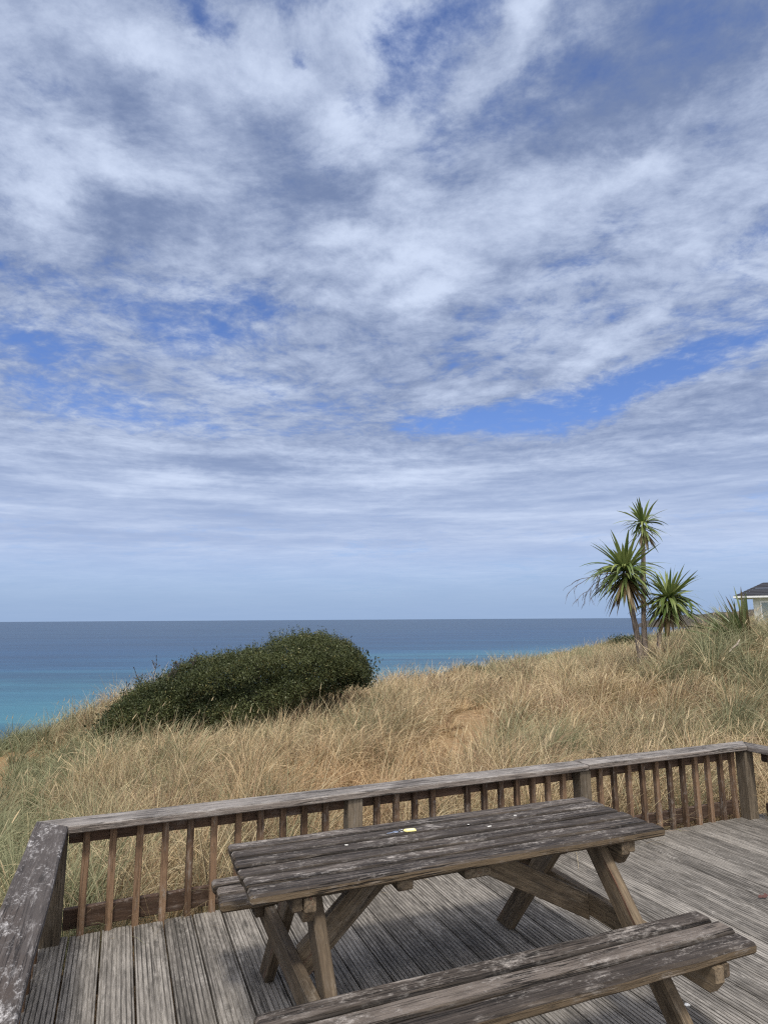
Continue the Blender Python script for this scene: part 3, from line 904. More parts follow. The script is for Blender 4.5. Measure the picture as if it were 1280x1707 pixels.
# ------------------------------------------------------------------ ribbons (grass, leaves)
def ribbons(base, head, tilt0, curv, length, width, nseg, twist, col, tipk=.15, col_tip=None, midk=1.0):
    """N bent tapering blades as one quad soup; returns V,F,C"""
    N = len(length)
    pos = base.copy(); th = tilt0.copy()
    ch, sh_ = np.cos(head), np.sin(head)
    V = np.zeros((N, nseg + 1, 2, 3), np.float32); C = np.ones((N, nseg + 1, 2, 4), np.float32)
    perp = np.stack([-sh_, ch, np.zeros(N)], -1)
    for i in range(nseg + 1):
        s = i / nseg
        st, ct = np.sin(th), np.cos(th)
        nv = np.stack([-ct * ch, -ct * sh_, st], -1)
        side = perp * np.cos(twist)[:, None] + nv * np.sin(twist)[:, None]
        w = width * (.5 * (1 - s) ** .7 * (1 - tipk) + .5 * tipk) if midk == 1.0 else width * .5 * np.clip(np.interp(s, [0, .15, .45, .8, 1], [.55, .8, 1, .62, .06]), 0, 1)
        V[:, i, 0] = pos - side * w[:, None]; V[:, i, 1] = pos + side * w[:, None]
        cc = col if col_tip is None else col * (1 - s) + col_tip * s
        C[:, i, :, :3] = cc[:, None, :]
        if i < nseg:
            step = (length / nseg)[:, None]
            pos = pos + np.stack([st * ch, st * sh_, ct], -1) * step
            th = th + curv / nseg
    I = np.arange(N * (nseg + 1) * 2).reshape(N, nseg + 1, 2)
    F = np.stack([I[:, :-1, 0], I[:, :-1, 1], I[:, 1:, 1], I[:, 1:, 0]], -1).reshape(-1, 4)
    return V.reshape(-1, 3), F, C.reshape(-1, 4)


def join(parts):
    V = np.concatenate([p[0] for p in parts]); C = np.concatenate([p[2] for p in parts])
    o = 0; Fs = []
    for p in parts:
        Fs.append(p[1] + o); o += len(p[0])
    return V, np.concatenate(Fs), C


def on_deck(x, y, mrg=.0):
    a = (x - DC[0]) * DE[0] + (y - DC[1]) * DE[1]; b = (x - DC[0]) * DN[0] + (y - DC[1]) * DN[1]
    return (a > -.20 - mrg) & (a < DL + .20 + mrg) & (b < .20 + mrg)


STRAW = np.array([.45, .322, .160]); PALE = np.array([.60, .49, .31]); PINK = np.array([.25, .150, .09]); ORNG = np.array([.40, .225, .095])
GREEN = np.array([.115, .150, .070]); GGREY = np.array([.235, .245, .13])


def grass_fields(x, y):
    """greenness 0..1, height factor, cover 0..1, orange 0..1"""
    n1 = fbm(x * .45, y * .45, 21); n2 = fbm(x * 1.1 + 4, y * 1.1, 22); n3 = fbm(x * .22, y * .22, 23)
    t = x / np.maximum(y, 1)
    g = .20 + (n1 - .5) * 1.6 + (n2 - .5) * .9
    g += .65 * np.clip((-.38 - t) / .16, 0, 1)                      # green flank on the left
    g += .30 * np.clip((x - 2.2) / 2.5, 0, 1) * np.clip((15 - y) / 4, 0, 1)
    g += .30 * np.clip((y - 19) / 12, 0, 1)
    hgt = .62 + .55 * n2 + .35 * (n3 - .5)
    # dry short strip in front of the middle of the railing, and the trodden path
    px = 1.2 + .28 * (y - 10.5); path = np.exp(-((x - px) / .50) ** 2) * np.clip((y - 8.0) / 1.0, 0, 1) * np.clip((14.6 - y) / 1.5, 0, 1)
    dry = np.exp(-((x + .4) / 1.5) ** 2 - ((y - 7.0) / 1.3) ** 2)
    front = np.exp(-((x + 3.4) / 1.5) ** 2 - ((y - 11.4 - .12 * (x + 3.4)) / .75) ** 2)          # short turf at the foot of the big bush
    hgt *= 1 - .55 * dry - .6 * path - .5 * front
    hgt *= 1 - .3 * np.clip((-.46 - t) / .1, 0, 1)
    hgt = np.maximum(hgt, .16)
    g -= .6 * dry + .6 * path
    cover = 1 - .88 * path
    # bare sand lip at the far left brow
    lip = np.exp(-((x + 7.85) / 1.05) ** 4 - ((y - 12.4) / 1.2) ** 4)
    cover *= 1 - .97 * lip
    orange = np.clip(dry + .6 * path + (n3 - .45) * 1.2 * (y < 12), 0, 1)
    return np.clip(g, 0, 1), hgt, cover, orange


BUSH_C = np.array([-2.35, 12.9])


def build_grass():
    parts = []
    zones = [(3.4, 7.4, .19, 62, 6, .0066), (7.4, 10.6, .22, 52, 5, .0085), (10.6, 16.0, .27, 44, 4, .011), (16.0, 26.0, .36, 28, 3, .016), (26.0, 58.0, .62, 20, 3, .026)]
    zones += [(3.6, 9.0, .58, 170, 6, .0070), (9.0, 17.0, .75, 150, 5, .0105), (17.0, 30.0, 1.2, 110, 4, .018)]      # big tussocks
    for zi, (y0, y1, sp, nb, ns, wd) in enumerate(zones):
        big = zi > 4
        xm = .66 * y1 + 1.2
        gx, gy = np.meshgrid(np.arange(-xm, xm, sp), np.arange(y0, y1, sp))
        x = (gx + rng.uniform(-.5, .5, gx.shape) * sp * 1.2).ravel(); y = (gy + rng.uniform(-.5, .5, gy.shape) * sp * 1.2).ravel()
        ok = (np.abs(x) < .66 * y + 1.0) & ~on_deck(x, y, -.02 if not big else .34)
        tq = x / y
        ok &= y < np.interp(tq, RT, RD) + (3.0 if zi < 3 or big else 5.0)
        # keep the inside of the big bush free
        bx = (x - BUSH_C[0]) / 2.1; by = (y - BUSH_C[1] - .28 * (x - BUSH_C[0])) / .9
        ok &= (bx ** 2 + by ** 2) > 1
        x, y = x[ok], y[ok]
        g, hgt, cover, orange = grass_fields(x, y)
        ok = rng.random(len(x)) < cover
        x, y, g, hgt, orange = x[ok], y[ok], g[ok], hgt[ok], orange[ok]
        if big:
            px = 1.2 + .28 * (y - 10.5)
            ok = ~((np.abs(x - px) < .75) & (y > 7.6) & (y < 15)) & ~((x < -1.0) & (x > -5.6) & (y > 10.2) & (y < 12.6)) & (orange < .55)
            x, y, g, hgt, orange = x[ok], y[ok], g[ok], hgt[ok], orange[ok]
        T = len(x)
        tr = rng.uniform(.03, .10, T) * (sp / .17) ** (.8 if not big else .45)            # tuft radius
        tl = hgt * rng.uniform(.40, 1.05, T) if not big else (.18 + hgt * .9) * rng.uniform(.55, 1.15, T)
        wind = 0.25 + (fbm(x * .7, y * .7, 31) - .5) * 2.6           # heading field of the lean (0 = to the right)
        lean = .25 + .75 * fbm(x * .9 + 9, y * .9, 33)
        tg = np.clip(g + rng.normal(0, .14, T) + (rng.random(T) < (.30 if big else .10)) * rng.uniform(.2, .6, T), 0, 1)
        pk = rng.random(T) < (.22 if big else .12)
        rep = np.repeat(np.arange(T), nb); N = len(rep)
        ro = np.sqrt(rng.random(N)) * tr[rep]; ph = rng.uniform(0, 6.2832, N)
        bxp = x[rep] + ro * np.cos(ph); byp = y[rep] + ro * np.sin(ph)
        rad_ = ro / tr[rep]
        hx = rad_ * np.cos(ph) * .75 + np.cos(wind[rep]) * lean[rep] * .5 + rng.normal(0, .30, N)
        hy = rad_ * np.sin(ph) * .75 + np.sin(wind[rep]) * lean[rep] * .5 + rng.normal(0, .30, N)
        head = np.arctan2(hy, hx); mag = np.hypot(hx, hy)
        tilt = .05 + (.55 if not big else .42) * np.clip(mag, 0, 1.4) * rng.uniform(.4, 1.2, N)
        curv = rng.uniform(.3, 2.3, N) * (.5 + mag * .7)
        L = tl[rep] * rng.uniform(.5, 1.08, N)
        short = rng.random(N) < .25
        L = np.where(short, L * .45, L)
        W = wd * rng.uniform(.55, 1.15, N)
        gg = np.clip(tg[rep] + rng.normal(0, .16, N), 0, 1)
        u = rng.random((N, 1)); u2 = rng.random((N, 1)) < .22
        og = orange[rep][:, None]
        dryc = STRAW * (1 - u) + PALE * u
        dryc = np.where(u2 | (pk[rep][:, None] & (u < .75)), PINK * (.6 + .9 * u), dryc)
        dryc = dryc * (1 - .7 * og) + (ORNG * (.7 + .6 * u)) * .7 * og
        grc = GREEN * (1 - u) + GGREY * u
        gm = np.clip((gg - .25) / .45, 0, 1)[:, None]
        col = dryc * (1 - gm) + grc * gm
        tip = col * .8 + (PALE * .2)
        tt_ = rng.uniform(.72, 1.2, T)[rep][:, None]
        col = col * rng.uniform(.55, 1.15, (N, 1)) * tt_; tip = tip * rng.uniform(.8, 1.45, (N, 1)) * tt_
        bz = ground(bxp, byp) - .015
        parts.append(ribbons(np.stack([bxp, byp, bz], -1), head, tilt, curv, L, W, ns, rng.uniform(-1.2, 1.2, N), col, .12, tip))
    # pale flowering spikes standing above the tufts
    N = 520
    y = 4.5 + 17 * rng.random(N) ** .8; x = (rng.random(N) * 2 - 1) * (.64 * y + .5)
    ok = ~on_deck(x, y, .05) & (((x - BUSH_C[0]) / 2.2) ** 2 + ((y - BUSH_C[1]) / 1.5) ** 2 > 1) & (grass_fields(x, y)[2] > .6); x, y = x[ok], y[ok]; N = len(x)
    L = rng.uniform(.55, .95, N)
    hd = rng.uniform(-.9, .9, N); ti = rng.uniform(.03, .25, N); cv = rng.uniform(.05, .5, N)
    cS = np.repeat((PALE * 1.05)[None], N, 0) * rng.uniform(.75, 1.1, (N, 1))
    b = np.stack([x, y, ground(x, y)], -1)
    parts.append(ribbons(b, hd, ti, cv, L, np.full(N, .005), 4, rng.uniform(-1, 1, N), cS, .5))
    # the spike itself, at the top of each stalk
    th = ti + cv * .5
    tipp = b + np.stack([np.sin(th) * np.cos(hd), np.sin(th) * np.sin(hd), np.cos(th)], -1) * (L * .95)[:, None]
    for tw in (0.0, 1.57):
        parts.append(ribbons(tipp, hd, ti + cv, cv * .4, rng.uniform(.07, .13, N), np.full(N, .014), 3, np.full(N, tw), cS * 1.1, .1, midk=2.0))
    V, F, C = join(parts)
    print("grass quads", len(F))
    o = quick_mesh("dune_grass", V, F, M_GRASS, attrs={'col': ('FLOAT_COLOR', C)})
    tag(o, "long dry marram grass covering the dune beyond the railing", "grass", kind="stuff")


build_grass()


# ------------------------------------------------------------------ shrubs
def tube(V, F, pts, radii, n=6):
    pts = [Vector(p) for p in pts]
    o = len(V)
    for i, p in enumerate(pts):
        d = (pts[min(i + 1, len(pts) - 1)] - pts[max(i - 1, 0)]).normalized()
        a = d.orthogonal().normalized() if abs(d.z) > .95 else d.cross(Vector((0, 0, 1))).normalized()
        b = d.cross(a).normalized()
        for j in range(n):
            t = j / n * 6.2832
            V.append(tuple(p + (a * math.cos(t) + b * math.sin(t)) * radii[i]))
    for i in range(len(pts) - 1):
        for j in range(n):
            k = (j + 1) % n
            F.append((o + i * n + j, o + i * n + k, o + (i + 1) * n + k, o + (i + 1) * n + j))


def leaves_at(cent, normal, n_each, spread, size, colf, up=.35):
    """small folded leaves in sprigs around each centre"""
    N = len(cent) * n_each
    rep = np.repeat(np.arange(len(cent)), n_each)
    p = cent[rep] + rng.normal(0, 1, (N, 3)) * spread
    d = normal[rep] * .7 + rng.normal(0, .75, (N, 3)); d[:, 2] += up
    d /= np.linalg.norm(d, axis=1)[:, None]
    r2 = rng.normal(0, 1, (N, 3)); s = np.cross(d, r2); s /= np.linalg.norm(s, axis=1)[:, None]
    L = size * rng.uniform(.6, 1.3, N)[:, None]; W = L * .42
    V = np.stack([p, p + d * L * .5 + s * W * .5, p + d * L, p + d * L * .5 - s * W * .5], 1)
    C = np.ones((N, 4, 4), np.float32); C[:, :, :3] = colf(rep, N)[:, None, :]
    F = np.arange(N * 4).reshape(N, 4)
    return V.reshape(-1, 3), F, C.reshape(-1, 4)


def big_bush():
    SHX, SHZ = -.27, -.17
    r = empty("windswept_bush", (-2.6, 12.9, float(ground(np.array([-2.6]), np.array([12.9]))[0])))
    tag(r, "large dark green windswept bush on the dune brow, taller to its right", "bush")
    ox, oy, oz = r.location
    r.location = (ox + SHX, oy, oz + SHZ)
    # crown surface: profile along the spine (x) of top, bottom, and half depth
    X = np.array([-5.25, -5.05, -4.65, -3.96, -2.98, -2.25, -1.27, -.66, -.29, -.11])
    TOP = np.array([-.30, .02, .38, .78, 1.04, 1.22, 1.38, 1.30, 1.04, .72])
    BOT = np.array([-.45, -.60, -.62, -.58, -.52, -.35, -.02, .30, .44, .52])
    DEP = np.array([.25, .5, .8, 1.0, 1.2, 1.3, 1.35, 1.15, .85, .4])
    n = 5600
    x = -5.25 + 5.14 * rng.random(n) ** .95
    top = np.interp(x, X, TOP); bot = np.interp(x, X, BOT); dep = np.interp(x, X, DEP)
    th = rng.uniform(-.25, 1.25, n) * math.pi           # section angle; 0 = away, pi = near
    q = rng.uniform(.80, 1.0, n) ** .5
    lump = .60 + .78 * fbm(x * 1.6 + 1.6 * np.cos(th), th * 1.9 + 1.3, 51, 4)
    mid = (top + bot) / 2; hh = (top - bot) / 2
    yc = 12.55 + .28 * (x + 5.2) * .55 + dep * .35
    y = yc + np.cos(th) * dep * q * lump
    z = mid + np.sin(th) * hh * q * np.where(np.sin(th) > 0, lump * 1.03, 1)
    nrm = np.stack([np.full(n, -.15), np.cos(th) / dep, np.sin(th) / np.maximum(hh, .15)], -1); nrm /= np.linalg.norm(nrm, axis=1)[:, None]
    cen = np.stack([x, y, z], -1)
    tone = .35 * fbm(x * 2.6, z * 3.4 + y, 53, 3) + .65 * np.clip((lump - .78) / .40, 0, 1)  # leaf tone darkens in hollows between lumps, shade put into the colour
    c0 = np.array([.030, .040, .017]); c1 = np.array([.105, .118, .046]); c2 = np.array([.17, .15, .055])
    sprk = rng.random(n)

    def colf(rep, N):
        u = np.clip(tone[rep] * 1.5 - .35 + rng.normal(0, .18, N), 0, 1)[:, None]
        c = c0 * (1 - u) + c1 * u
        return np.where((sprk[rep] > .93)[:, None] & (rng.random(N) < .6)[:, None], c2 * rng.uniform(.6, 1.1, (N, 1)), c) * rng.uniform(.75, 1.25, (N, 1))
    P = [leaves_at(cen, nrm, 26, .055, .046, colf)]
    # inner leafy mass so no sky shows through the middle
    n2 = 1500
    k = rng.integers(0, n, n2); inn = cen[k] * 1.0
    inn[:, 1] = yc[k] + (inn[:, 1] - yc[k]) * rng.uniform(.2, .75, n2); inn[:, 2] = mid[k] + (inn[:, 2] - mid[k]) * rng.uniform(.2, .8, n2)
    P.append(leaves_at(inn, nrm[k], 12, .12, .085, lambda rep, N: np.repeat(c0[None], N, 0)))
    # a few sprigs stick out of the outline
    k = rng.choice(np.where(np.sin(th) > .25)[0], 420); sp_c = []; sp_n = []
    for i in k:
        for j in range(4):
            sp_c.append(cen[i] + (nrm[i] * .6 + np.array([-.25, 0, .6])) * (.04 + .045 * j)); sp_n.append(nrm[i])
    n = len(sp_c); tone = np.full(n, .5); sprk = rng.random(n)
    P.append(leaves_at(np.array(sp_c), np.array(sp_n), 5, .018, .036, colf, .5))
    V, F, C = join(P)
    V = V - np.array([ox, oy, oz])
    quick_mesh("crown", V, F, M_LEAF, r, attrs={'col': ('FLOAT_COLOR', C)})
    # stems: seen under the raised right end, and bare twigs on the left shoulder
    SV, SF_ = [], []
    rg = random.Random(5)
    for i in range(26):
        bx = rg.uniform(-3.6, -.75); by = 12.9 + .15 * (bx + 5.2) + rg.uniform(-.4, .5)
        bz = float(ground(np.array([bx]), np.array([by]))[0]) - .05
        tx = bx + rg.uniform(-.1, .5); tz = float(np.interp(tx, X, TOP)) - .25
        pts = [(bx, by, bz)] + [(bx + (tx - bx) * s + rg.uniform(-.07, .07), by + rg.uniform(-.15, .15), bz + (tz - bz) * s) for s in (.25, .5, .75, 1)]
        tube(SV, SF_, pts, [.028, .022, .017, .012, .006])
    SV = [(a - ox, b - oy, c - oz) for a, b, c in SV]
    quick_mesh("stem", SV, SF_, M_TWIG, r, True)
    SV, SF_ = [], []
    for (bx, bz, L, a) in ((-4.35, .45, .62, .1), (-4.2, .48, .62, .6), (-4.5, .36, .5, -.4), (-4.75, .2, .35, -.3), (-4.0, .62, .42, .5), (-3.6, .8, .35, .3)):
        p = Vector((bx, 12.75, bz)); d = Vector((math.sin(a), 0, math.cos(a)))
        pts = [p + d * L * s + Vector((rg.uniform(-.02, .02), 0, 0)) for s in (0, .4, .7, 1)]
        tube(SV, SF_, pts, [.008, .006, .005, .003], 5)
        for j in range(7):
            s = rg.uniform(.4, 1); q = p + d * L * s; e = Vector((rg.uniform(-1, 1), rg.uniform(-.4, .4), rg.uniform(.2, 1))).normalized()
            tube(SV, SF_, [q, q + e * .06, q + e * .11 + Vector((0, 0, .01))], [.005, .004, .010], 5)
    SV = [(a - ox, b - oy, c - oz) for a, b, c in SV]
    quick_mesh("dead_twig", SV, SF_, M_TWIG, r, True)


big_bush()


def mound_shrub(name, label, cx, cy, rx, ry, h, n, size, c0, c1, seed, zoff=0.0):
    gz = float(ground(np.array([cx]), np.array([cy]))[0]) + zoff
    th = rng.uniform(0, 6.2832, n); ph = np.arcsin(rng.random(n) ** .8)
    k = (.75 + .4 * fbm(th * 1.6 + 5, ph * 3, seed, 3)) * rng.uniform(.82, 1.02, n)
    cen = np.stack([np.cos(th) * np.cos(ph) * rx * k, np.sin(th) * np.cos(ph) * ry * k, np.sin(ph) * h * k + .02], -1)
    nr = cen / np.array([rx, ry, h]); nr /= np.linalg.norm(nr, axis=1)[:, None] + 1e-6
    c0 = np.array(c0); c1 = np.array(c1)

    def colf(rep, N):
        u = rng.random((N, 1)); return (c0 * (1 - u) + c1 * u) * rng.uniform(.7, 1.25, (N, 1))
    V, F, C = leaves_at(cen, nr, 16, size * 1.3, size, colf)
    r = empty(name, (cx, cy, gz))
    quick_mesh("crown", V, F, M_LEAF, r, attrs={'col': ('FLOAT_COLOR', C)})
    SV, SF_ = [], []
    rg = random.Random(seed)
    for i in range(9):
        a = rg.uniform(0, 6.28); q = rg.uniform(.3, .8)
        tube(SV, SF_, [(0, 0, -.1), (math.cos(a) * rx * q * .4, math.sin(a) * ry * q * .4, h * .4), (math.cos(a) * rx * q, math.sin(a) * ry * q, h * .75)], [.03, .02, .008])
    quick_mesh("stem", SV, SF_, M_TWIG, r, True)
    tag(r, label, "shrub", "low shrubs on the dune")
    return r


mound_shrub("low_shrub", "low dark green shrub patch on the brow right of the big bush", 3.25, 23.3, .95, .6, .38, 900, .07, (.03, .042, .016), (.075, .09, .035), 61)
mound_shrub("low_shrub", "flat dark shrub patch on the far slope just left of the cabbage tree trunks", 17.6, 45.5, 1.5, .9, .28, 600, .14, (.028, .042, .016), (.07, .09, .035), 62, -.1)
mound_shrub("low_shrub", "added dark shrub standing in for the shaded hollow at the left edge of the photo", -6.25, 9.6, .95, .8, .75, 1600, .06, (.016, .024, .012), (.045, .058, .026), 63, -.35)  # added shrub, near-black leaves stand for the shade of a hollow


# ------------------------------------------------------------------ cabbage tree
def sword_crown(c, n, Lm, wd, seed, squash=1.0, dead=.25, windx=.0, cols=None):
    rg = np.random.default_rng(seed)
    c = np.array(c, float)
    # polar angle of leaf: 0 = straight up ... 2.5 = hanging
    u = rg.random(n); pol = .06 + 2.60 * u ** .80
    head = rg.uniform(0, 6.2832, n)
    L = Lm * rg.uniform(.55, 1.12, n) * np.where(pol > 1.9, .85, 1)
    curv = np.where(pol < .9, rg.uniform(.05, .5, n), rg.uniform(.3, 1.3, n)) * np.clip((2.75 - pol), .1, 1.4)
    kink = rg.random(n) < .08
    curv = np.where(kink & (pol < 1.4), curv + 1.6, curv)
    hang = np.clip((pol - 1.5) / 1.0, 0, 1)
    base = c + np.stack([np.cos(head) * .035, np.sin(head) * .035, .07 - .24 * hang], -1)
    g0 = np.array([.080, .125, .032]); g1 = np.array([.28, .32, .105]); br = np.array([.16, .115, .055])
    v = rg.random((n, 1))
    col = g0 * (1 - v) + g1 * v
    dd = (rg.random(n) < dead * np.clip((pol - 1.9) / .4, 0, 1) * 3)[:, None]
    col = np.where(dd, br * rg.uniform(.6, 1.3, (n, 1)), col)
    return ribbons(base, head, pol, curv, L, np.full(n, wd) * rg.uniform(.8, 1.15, n), 7, rg.uniform(-.5, .5, n), col, midk=2.0)


def bark_mat():
    m, t, bs = base_mat("cordyline_bark")
    p = t.add('ShaderNodeTexCoord').outputs['Object']
    a = t.noise(t.mapping(p, scale=(30, 30, 5)), 1.0, 5, .65).outputs['Fac']; b = t.noise(t.mapping(p, scale=(3, 3, 2)), 1.0, 4, .6).outputs['Fac']
    col = t.mix(t.mr(a, .35, .65), (.12, .092, .072), (.33, .265, .21)); col = t.mix(t.mr(b, .5, .7, 0, .6), col, (.10, .07, .05))
    t.set(bs, 'Base Color', col); bs.inputs['Roughness'].default_value = .9
    bp = t.add('ShaderNodeBump'); bp.inputs['Strength'].default_value = .8; bp.inputs['Distance'].default_value = .02
    t.set(bp, 'Height', a); t.l.new(bp.outputs[0], bs.inputs['Normal'])
    return m


def cabbage_tree():
    bx, by = 5.62, 14.0
    gz = float(ground(np.array([bx]), np.array([by]))[0]) - .1
    r = empty("cabbage_tree", (bx, by, gz))
    tag(r, "cabbage tree with three spiky green heads on slim trunks in the grass", "tree")
    mb = bark_mat()
    o = np.array([bx, by, gz])
    stems = [([(5.62, 14, gz), (5.60, 14, .9), (5.54, 14, 1.5), (5.45, 13.98, 2.0), (5.38, 13.95, 2.62)], [.078, .068, .06, .054, .045]),
             ([(5.72, 14.02, gz), (5.72, 14.02, .9), (5.76, 14.05, 1.7), (5.85, 14.1, 2.6), (5.92, 14.1, 3.70)], [.074, .063, .054, .048, .038]),
             ([(5.90, 13.8, gz), (5.92, 13.8, .9), (5.98, 13.8, 1.35), (6.12, 13.8, 1.65), (6.22, 13.8, 1.9)], [.055, .05, .046, .042, .038])]
    for pts, rd in stems:
        V, F = [], []
        P = []
        Rr = []
        pa = np.array(pts); s = np.linspace(0, len(pts) - 1, 22)
        rg = random.Random(len(pts) + int(pts[0][0] * 100))
        for q in s:
            P.append([np.interp(q, range(len(pts)), pa[:, k]) for k in range(3)] - o)
            Rr.append(float(np.interp(q, range(len(rd)), rd)) * rg.uniform(.9, 1.1))
        tube(V, F, P, Rr, 10)
        quick_mesh("trunk", V, F, mb, r, True)
    for c, n, L, wd, sd in (((5.38, 13.95, 2.60), 275, .95, .064, 1), ((5.93, 14.1, 3.72), 110, .60, .052, 2), ((6.24, 13.8, 1.99), 225, .84, .062, 3)):
        V, F, C = sword_crown(c, n, L, wd, sd)
        quick_mesh("crown", V - o, F, M_SWORD, r, attrs={'col': ('FLOAT_COLOR', C)})
    # dead flower panicle hanging out on the left
    V, F = [], []
    rg = random.Random(8)
    c = Vector((5.2, 13.9, 2.62)); tip = Vector((4.45, 13.85, 2.12))

    def br(p, d, L, rad_, lev):
        pts = [p]; q = p.copy(); dd = d.copy()
        for i in range(4):
            dd = (dd + Vector((rg.uniform(-.2, .2), rg.uniform(-.2, .2), -.20))).normalized(); q = q + dd * L / 4; pts.append(q.copy())
        tube(V, F, [tuple(a - Vector(o)) for a in pts], [rad_, rad_ * .85, rad_ * .7, rad_ * .55, rad_ * .4], 5)
        if lev < 2:
            for k in range(7 if lev == 0 else 5):
                i = rg.randint(1, 4); e = (dd + Vector((rg.uniform(-.9, .6), rg.uniform(-.8, .8), rg.uniform(-.9, .7)))).normalized()
                br(pts[i], e, L * rg.uniform(.35, .6), rad_ * .6, lev + 1)
    br(c, Vector((-1, -.05, .25)).normalized(), .85, .012, 0)
    br(c, Vector((-1, .1, -.05)).normalized(), .8, .011, 0)
    quick_mesh("flower_stalk", V, F, plain("dead_panicle", (.10, .075, .06), .9, 0, 20, .3), r, True)


cabbage_tree()


# ------------------------------------------------------------------ flax
def flax(name, label, cx, cy, n, L, seed, hx=-.6, dead=.15, yellow=0.0):
    rg = np.random.default_rng(seed)
    gz = float(ground(np.array([cx]), np.array([cy]))[0]) - .05
    r = empty(name, (cx, cy, gz))
    head = rg.uniform(0, 6.2832, n); off = rg.uniform(0, .16, n); oh = rg.uniform(0, 6.28, n)
    hxv = np.cos(head) * .8 + hx; hyv = np.sin(head) * .8
    head = np.arctan2(hyv, hxv); mag = np.hypot(hxv, hyv)
    tilt = .12 + .95 * np.clip(mag / 1.3, 0, 1) * rg.uniform(.35, 1.15, n); curv = rg.uniform(.05, .8, n) * (.4 + mag * .5)
    base = np.stack([np.cos(oh) * off, np.sin(oh) * off, np.zeros(n)], -1)
    g0 = np.array([.11, .15, .06]); g1 = np.array([.33, .36, .17]); br = np.array([.22, .17, .09])
    v = rg.random((n, 1)); col = g0 * (1 - v) + g1 * v
    col = np.where((rg.random(n) < dead)[:, None], br * rg.uniform(.7, 1.2, (n, 1)), col)
    if yellow: col = col * (1 - yellow) + np.array([.26, .25, .07]) * yellow
    V, F, C = ribbons(base, head, tilt, curv, L * rg.uniform(.6, 1.1, n), np.full(n, .068) * rg.uniform(.7, 1.1, n), 7, rg.uniform(-.8, .8, n), col, midk=2.0)
    quick_mesh("leaf_fan", V, F, M_SWORD, r, attrs={'col': ('FLOAT_COLOR', C)})
    # dead thatch at the foot
    m = 70
    hd = rg.uniform(0, 6.28, m)
    V, F, C = ribbons(np.stack([rg.normal(0, .12, m), rg.normal(0, .12, m), np.full(m, .03)], -1), hd, rg.uniform(.9, 1.5, m), rg.uniform(.1, .7, m), rg.uniform(.3, .7, m), np.full(m, .035), 5, rg.uniform(-1, 1, m), np.repeat(np.array([[.17, .12, .075]]), m, 0) * rg.uniform(.6, 1.3, (m, 1)), midk=2.0)
    quick_mesh("dead_leaf_skirt", V, F, M_SWORD, r, attrs={'col': ('FLOAT_COLOR', C)})
    tag(r, label, "flax plant")
    return r


flax("flax_plant", "green flax plant with sword leaves blown leftward beside the bungalow", 7.36, 13.0, 88, 1.18, 3, -.85)
flax("flax_plant", "smaller yellowish flax plant at the right edge below the bungalow window", 8.15, 13.4, 40, .55, 4, -.1, .3, .45)


def dry_stalk(label, x, y, h, seed):
    gz = float(ground(np.array([x]), np.array([y]))[0])
    V, F = [], []
    rg = random.Random(seed)
    tube(V, F, [(0, 0, -.05), (.01, 0, h * .5), (.03, 0, h)], [.012, .010, .006], 6)
    for k in range(60):
        s = rg.uniform(.5, 1.0); a = rg.uniform(0, 6.28); q = .045 * (1.15 - s) + .018
        p = Vector((.03 * s, 0, h * s)); e = p + Vector((math.cos(a) * q, math.sin(a) * q, rg.uniform(0, .03)))
        tube(V, F, [p, e, e + Vector((0, 0, .02))], [.006, .012, .004], 5)
    o = quick_mesh("dock_stalk", V, F, plain("dock_seed", (.06, .030, .020), .9, 0, 40, .4), None, True)
    o.location = (x, y, gz)
    tag(o, label, "dock stalk", "dry dock stalks")


dry_stalk("dark brown dried dock stalk in the grass left of the path top", 3.02, 17.0, .52, 1)
dry_stalk("dark brown dried dock stalk in the grass nearest the cabbage tree", 5.35, 19.0, .58, 2)


# bleached fallen branch on the bank by the flax
def dead_branch():
    x, y = 6.15, 11.2
    gz = float(ground(np.array([x]), np.array([y]))[0])
    V, F = [], []
    tube(V, F, [(-.10, 0, .36), (-.03, .02, .42), (.06, 0, .50), (.12, .03, .57)], [.008, .014, .016, .010], 7)
    tube(V, F, [(.03, .01, .47), (.10, .04, .47), (.15, .06, .48)], [.008, .006, .003], 6)
    o = quick_mesh("dead_branch", V, F, plain("bleached_wood", (.36, .30, .24), .85, 0, 20, .3), None, True)
    o.location = (x, y, gz)
    tag(o, "short bleached branch caught in the grassy bank below the flax", "branch")


dead_branch()


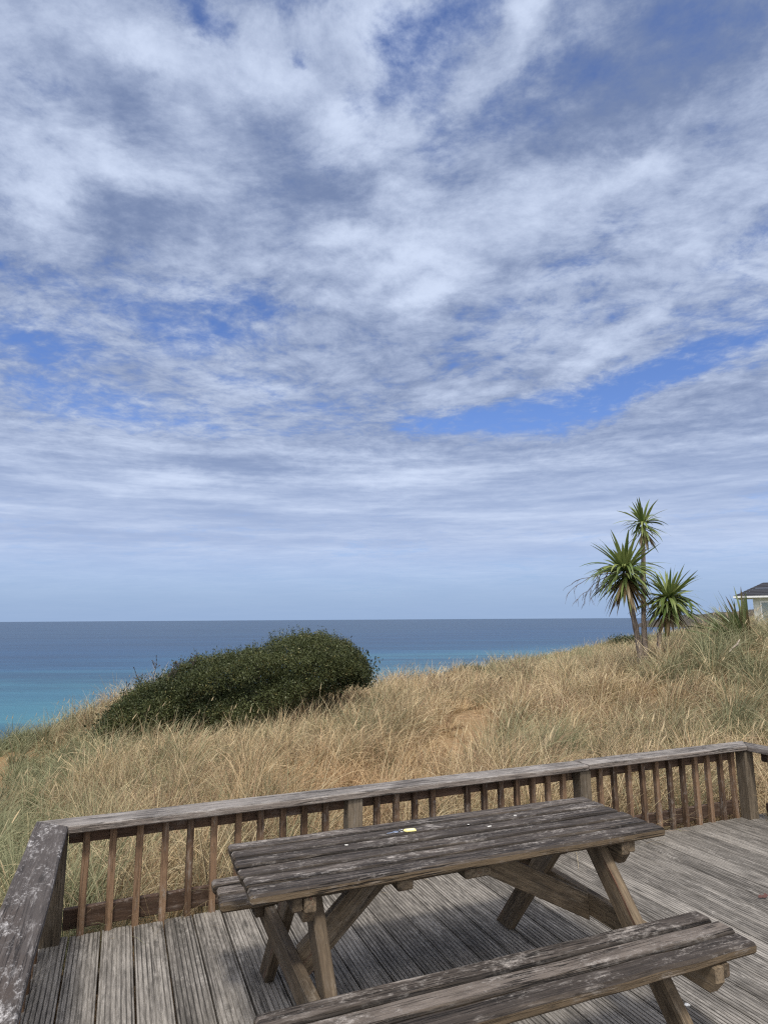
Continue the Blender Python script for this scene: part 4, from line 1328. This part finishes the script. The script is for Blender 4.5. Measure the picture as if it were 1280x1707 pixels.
# ------------------------------------------------------------------ bungalow on the hill
def bungalow():
    X0, Y0, W, D = 26.35, 45.0, 9.0, 6.5
    zb = float(ground(np.array([X0 + .5]), np.array([Y0 + 1]))[0]) - .4
    ze, zr, ov = 3.06, 4.16, 1.18
    r = empty("bungalow", (X0, Y0, zb), R(-33))
    tag(r, "pale bungalow with dark hipped roof on the hill at the right edge", "house")
    mw = plain("render_wall", (.56, .56, .50), .85, 0, 6, .08); mr = plain("slate_roof", (.028, .028, .033), .7, 0, 8, .3)
    mf = plain("white_trim", (.78, .78, .76), .5); mg, t, bs = base_mat("window_glass")
    bs.inputs['Base Color'].default_value = (.28, .33, .34, 1); bs.inputs['Roughness'].default_value = .08; bs.inputs['Specular IOR Level'].default_value = .6
    he = ze - zb; hr = zr - zb

    def box(name, x0, x1, y0, y1, z0, z1, mat, par=r):
        v = [(x, y, z) for z in (z0, z1) for y in (y0, y1) for x in (x0, x1)]
        f = [(0, 2, 3, 1), (4, 5, 7, 6), (0, 1, 5, 4), (1, 3, 7, 5), (3, 2, 6, 7), (2, 0, 4, 6)]
        me = bpy.data.meshes.new(name); me.from_pydata(v, [], f); return link_mesh(name, me, mat, par)
    # front wall with window openings built from piers, sill wall and lintel
    V, F = [], []

    def addbox(x0, x1, y0, y1, z0, z1):
        o = len(V); V.extend([(x, y, z) for z in (z0, z1) for y in (y0, y1) for x in (x0, x1)])
        F.extend([tuple(i + o for i in q) for q in [(0, 2, 3, 1), (4, 5, 7, 6), (0, 1, 5, 4), (1, 3, 7, 5), (3, 2, 6, 7), (2, 0, 4, 6)]])
    th = .25; s0, s1 = 1.15 + (-zb) * 0 + .0, he - .32
    s0 = he - 1.85
    wins = [(.42, 2.2), (3.2, 5.0), (6.2, 8.0)]
    xs_ = [0] + [v for w in wins for v in w] + [W]
    for i in range(0, len(xs_), 2): addbox(xs_[i], xs_[i + 1], 0, th, s0, s1)
    addbox(0, W, 0, th, 0, s0); addbox(0, W, 0, th, s1, he)
    addbox(0, th, th, D, 0, he); addbox(W - th, W, th, D, 0, he); addbox(th, W - th, D - th, D, 0, he)
    me = bpy.data.meshes.new("wall"); me.from_pydata(V, [], F); link_mesh("wall", me, mw, r)
    for (a, b) in wins:
        V, F = [], []
        fw = .085
        addbox(a + .002, b - .002, -.03, .08, s1 - fw, s1 - .002); addbox(a + .002, b - .002, -.03, .08, s0 + .002, s0 + fw)
        for q in (a + .002, (a + b) / 2 - fw / 2, b - fw - .002): addbox(q, q + fw, -.028, .078, s0 + fw, s1 - fw)
        me = bpy.data.meshes.new("window"); me.from_pydata(V, [], F); wf = link_mesh("window", me, mf, r)
        box("pane", a + fw, b - fw, .03, .045, s0 + fw, s1 - fw, mg, wf)
        box("sill", a - .06, b + .06, -.10, -.031, s0 - .06, s0 + .0, mf, wf)
    # hipped roof with overhang, tile courses as geometry
    V, F = [], []
    n = 9
    hx = 1.55 + .0
    for i in range(n):
        k0 = i / n; k1 = (i + 1) / n
        lift = .02
        e0 = lambda k: (-ov * (1 - k) + hx * .42 * k, W + ov * (1 - k) - hx * .42 * k, -.55 * (1 - k) + D / 2 * k, D + .55 * (1 - k) - D / 2 * k)
        a = e0(k0); b = e0(k1)
        z0 = he + .05 + (hr - he) * k0 + lift; z1 = he + .05 + (hr - he) * k1
        o = len(V)
        V += [(a[0], a[2], z0), (a[1], a[2], z0), (a[1], a[3], z0), (a[0], a[3], z0), (b[0], b[2], z1), (b[1], b[2], z1), (b[1], b[3], z1), (b[0], b[3], z1)]
        F += [(o, o + 1, o + 5, o + 4), (o + 1, o + 2, o + 6, o + 5), (o + 2, o + 3, o + 7, o + 6), (o + 3, o, o + 4, o + 7)]
    me = bpy.data.meshes.new("roof"); me.from_pydata(V, [], F); link_mesh("roof", me, mr, r)
    V, F = [], []
    fb = .11
    addbox(-ov, W + ov, -.55, -.52, he - fb + .05, he + .06); addbox(-ov, -ov + .03, -.52, D + .55, he - fb + .05, he + .06)
    addbox(W + ov - .03, W + ov, -.52, D + .55, he - fb + .05, he + .06)
    me = bpy.data.meshes.new("fascia"); me.from_pydata(V, [], F); link_mesh("fascia", me, mf, r)
    box("soffit", -ov + .03, W + ov - .03, -.52, D + .52, he + .002, he + .02, mf)


bungalow()
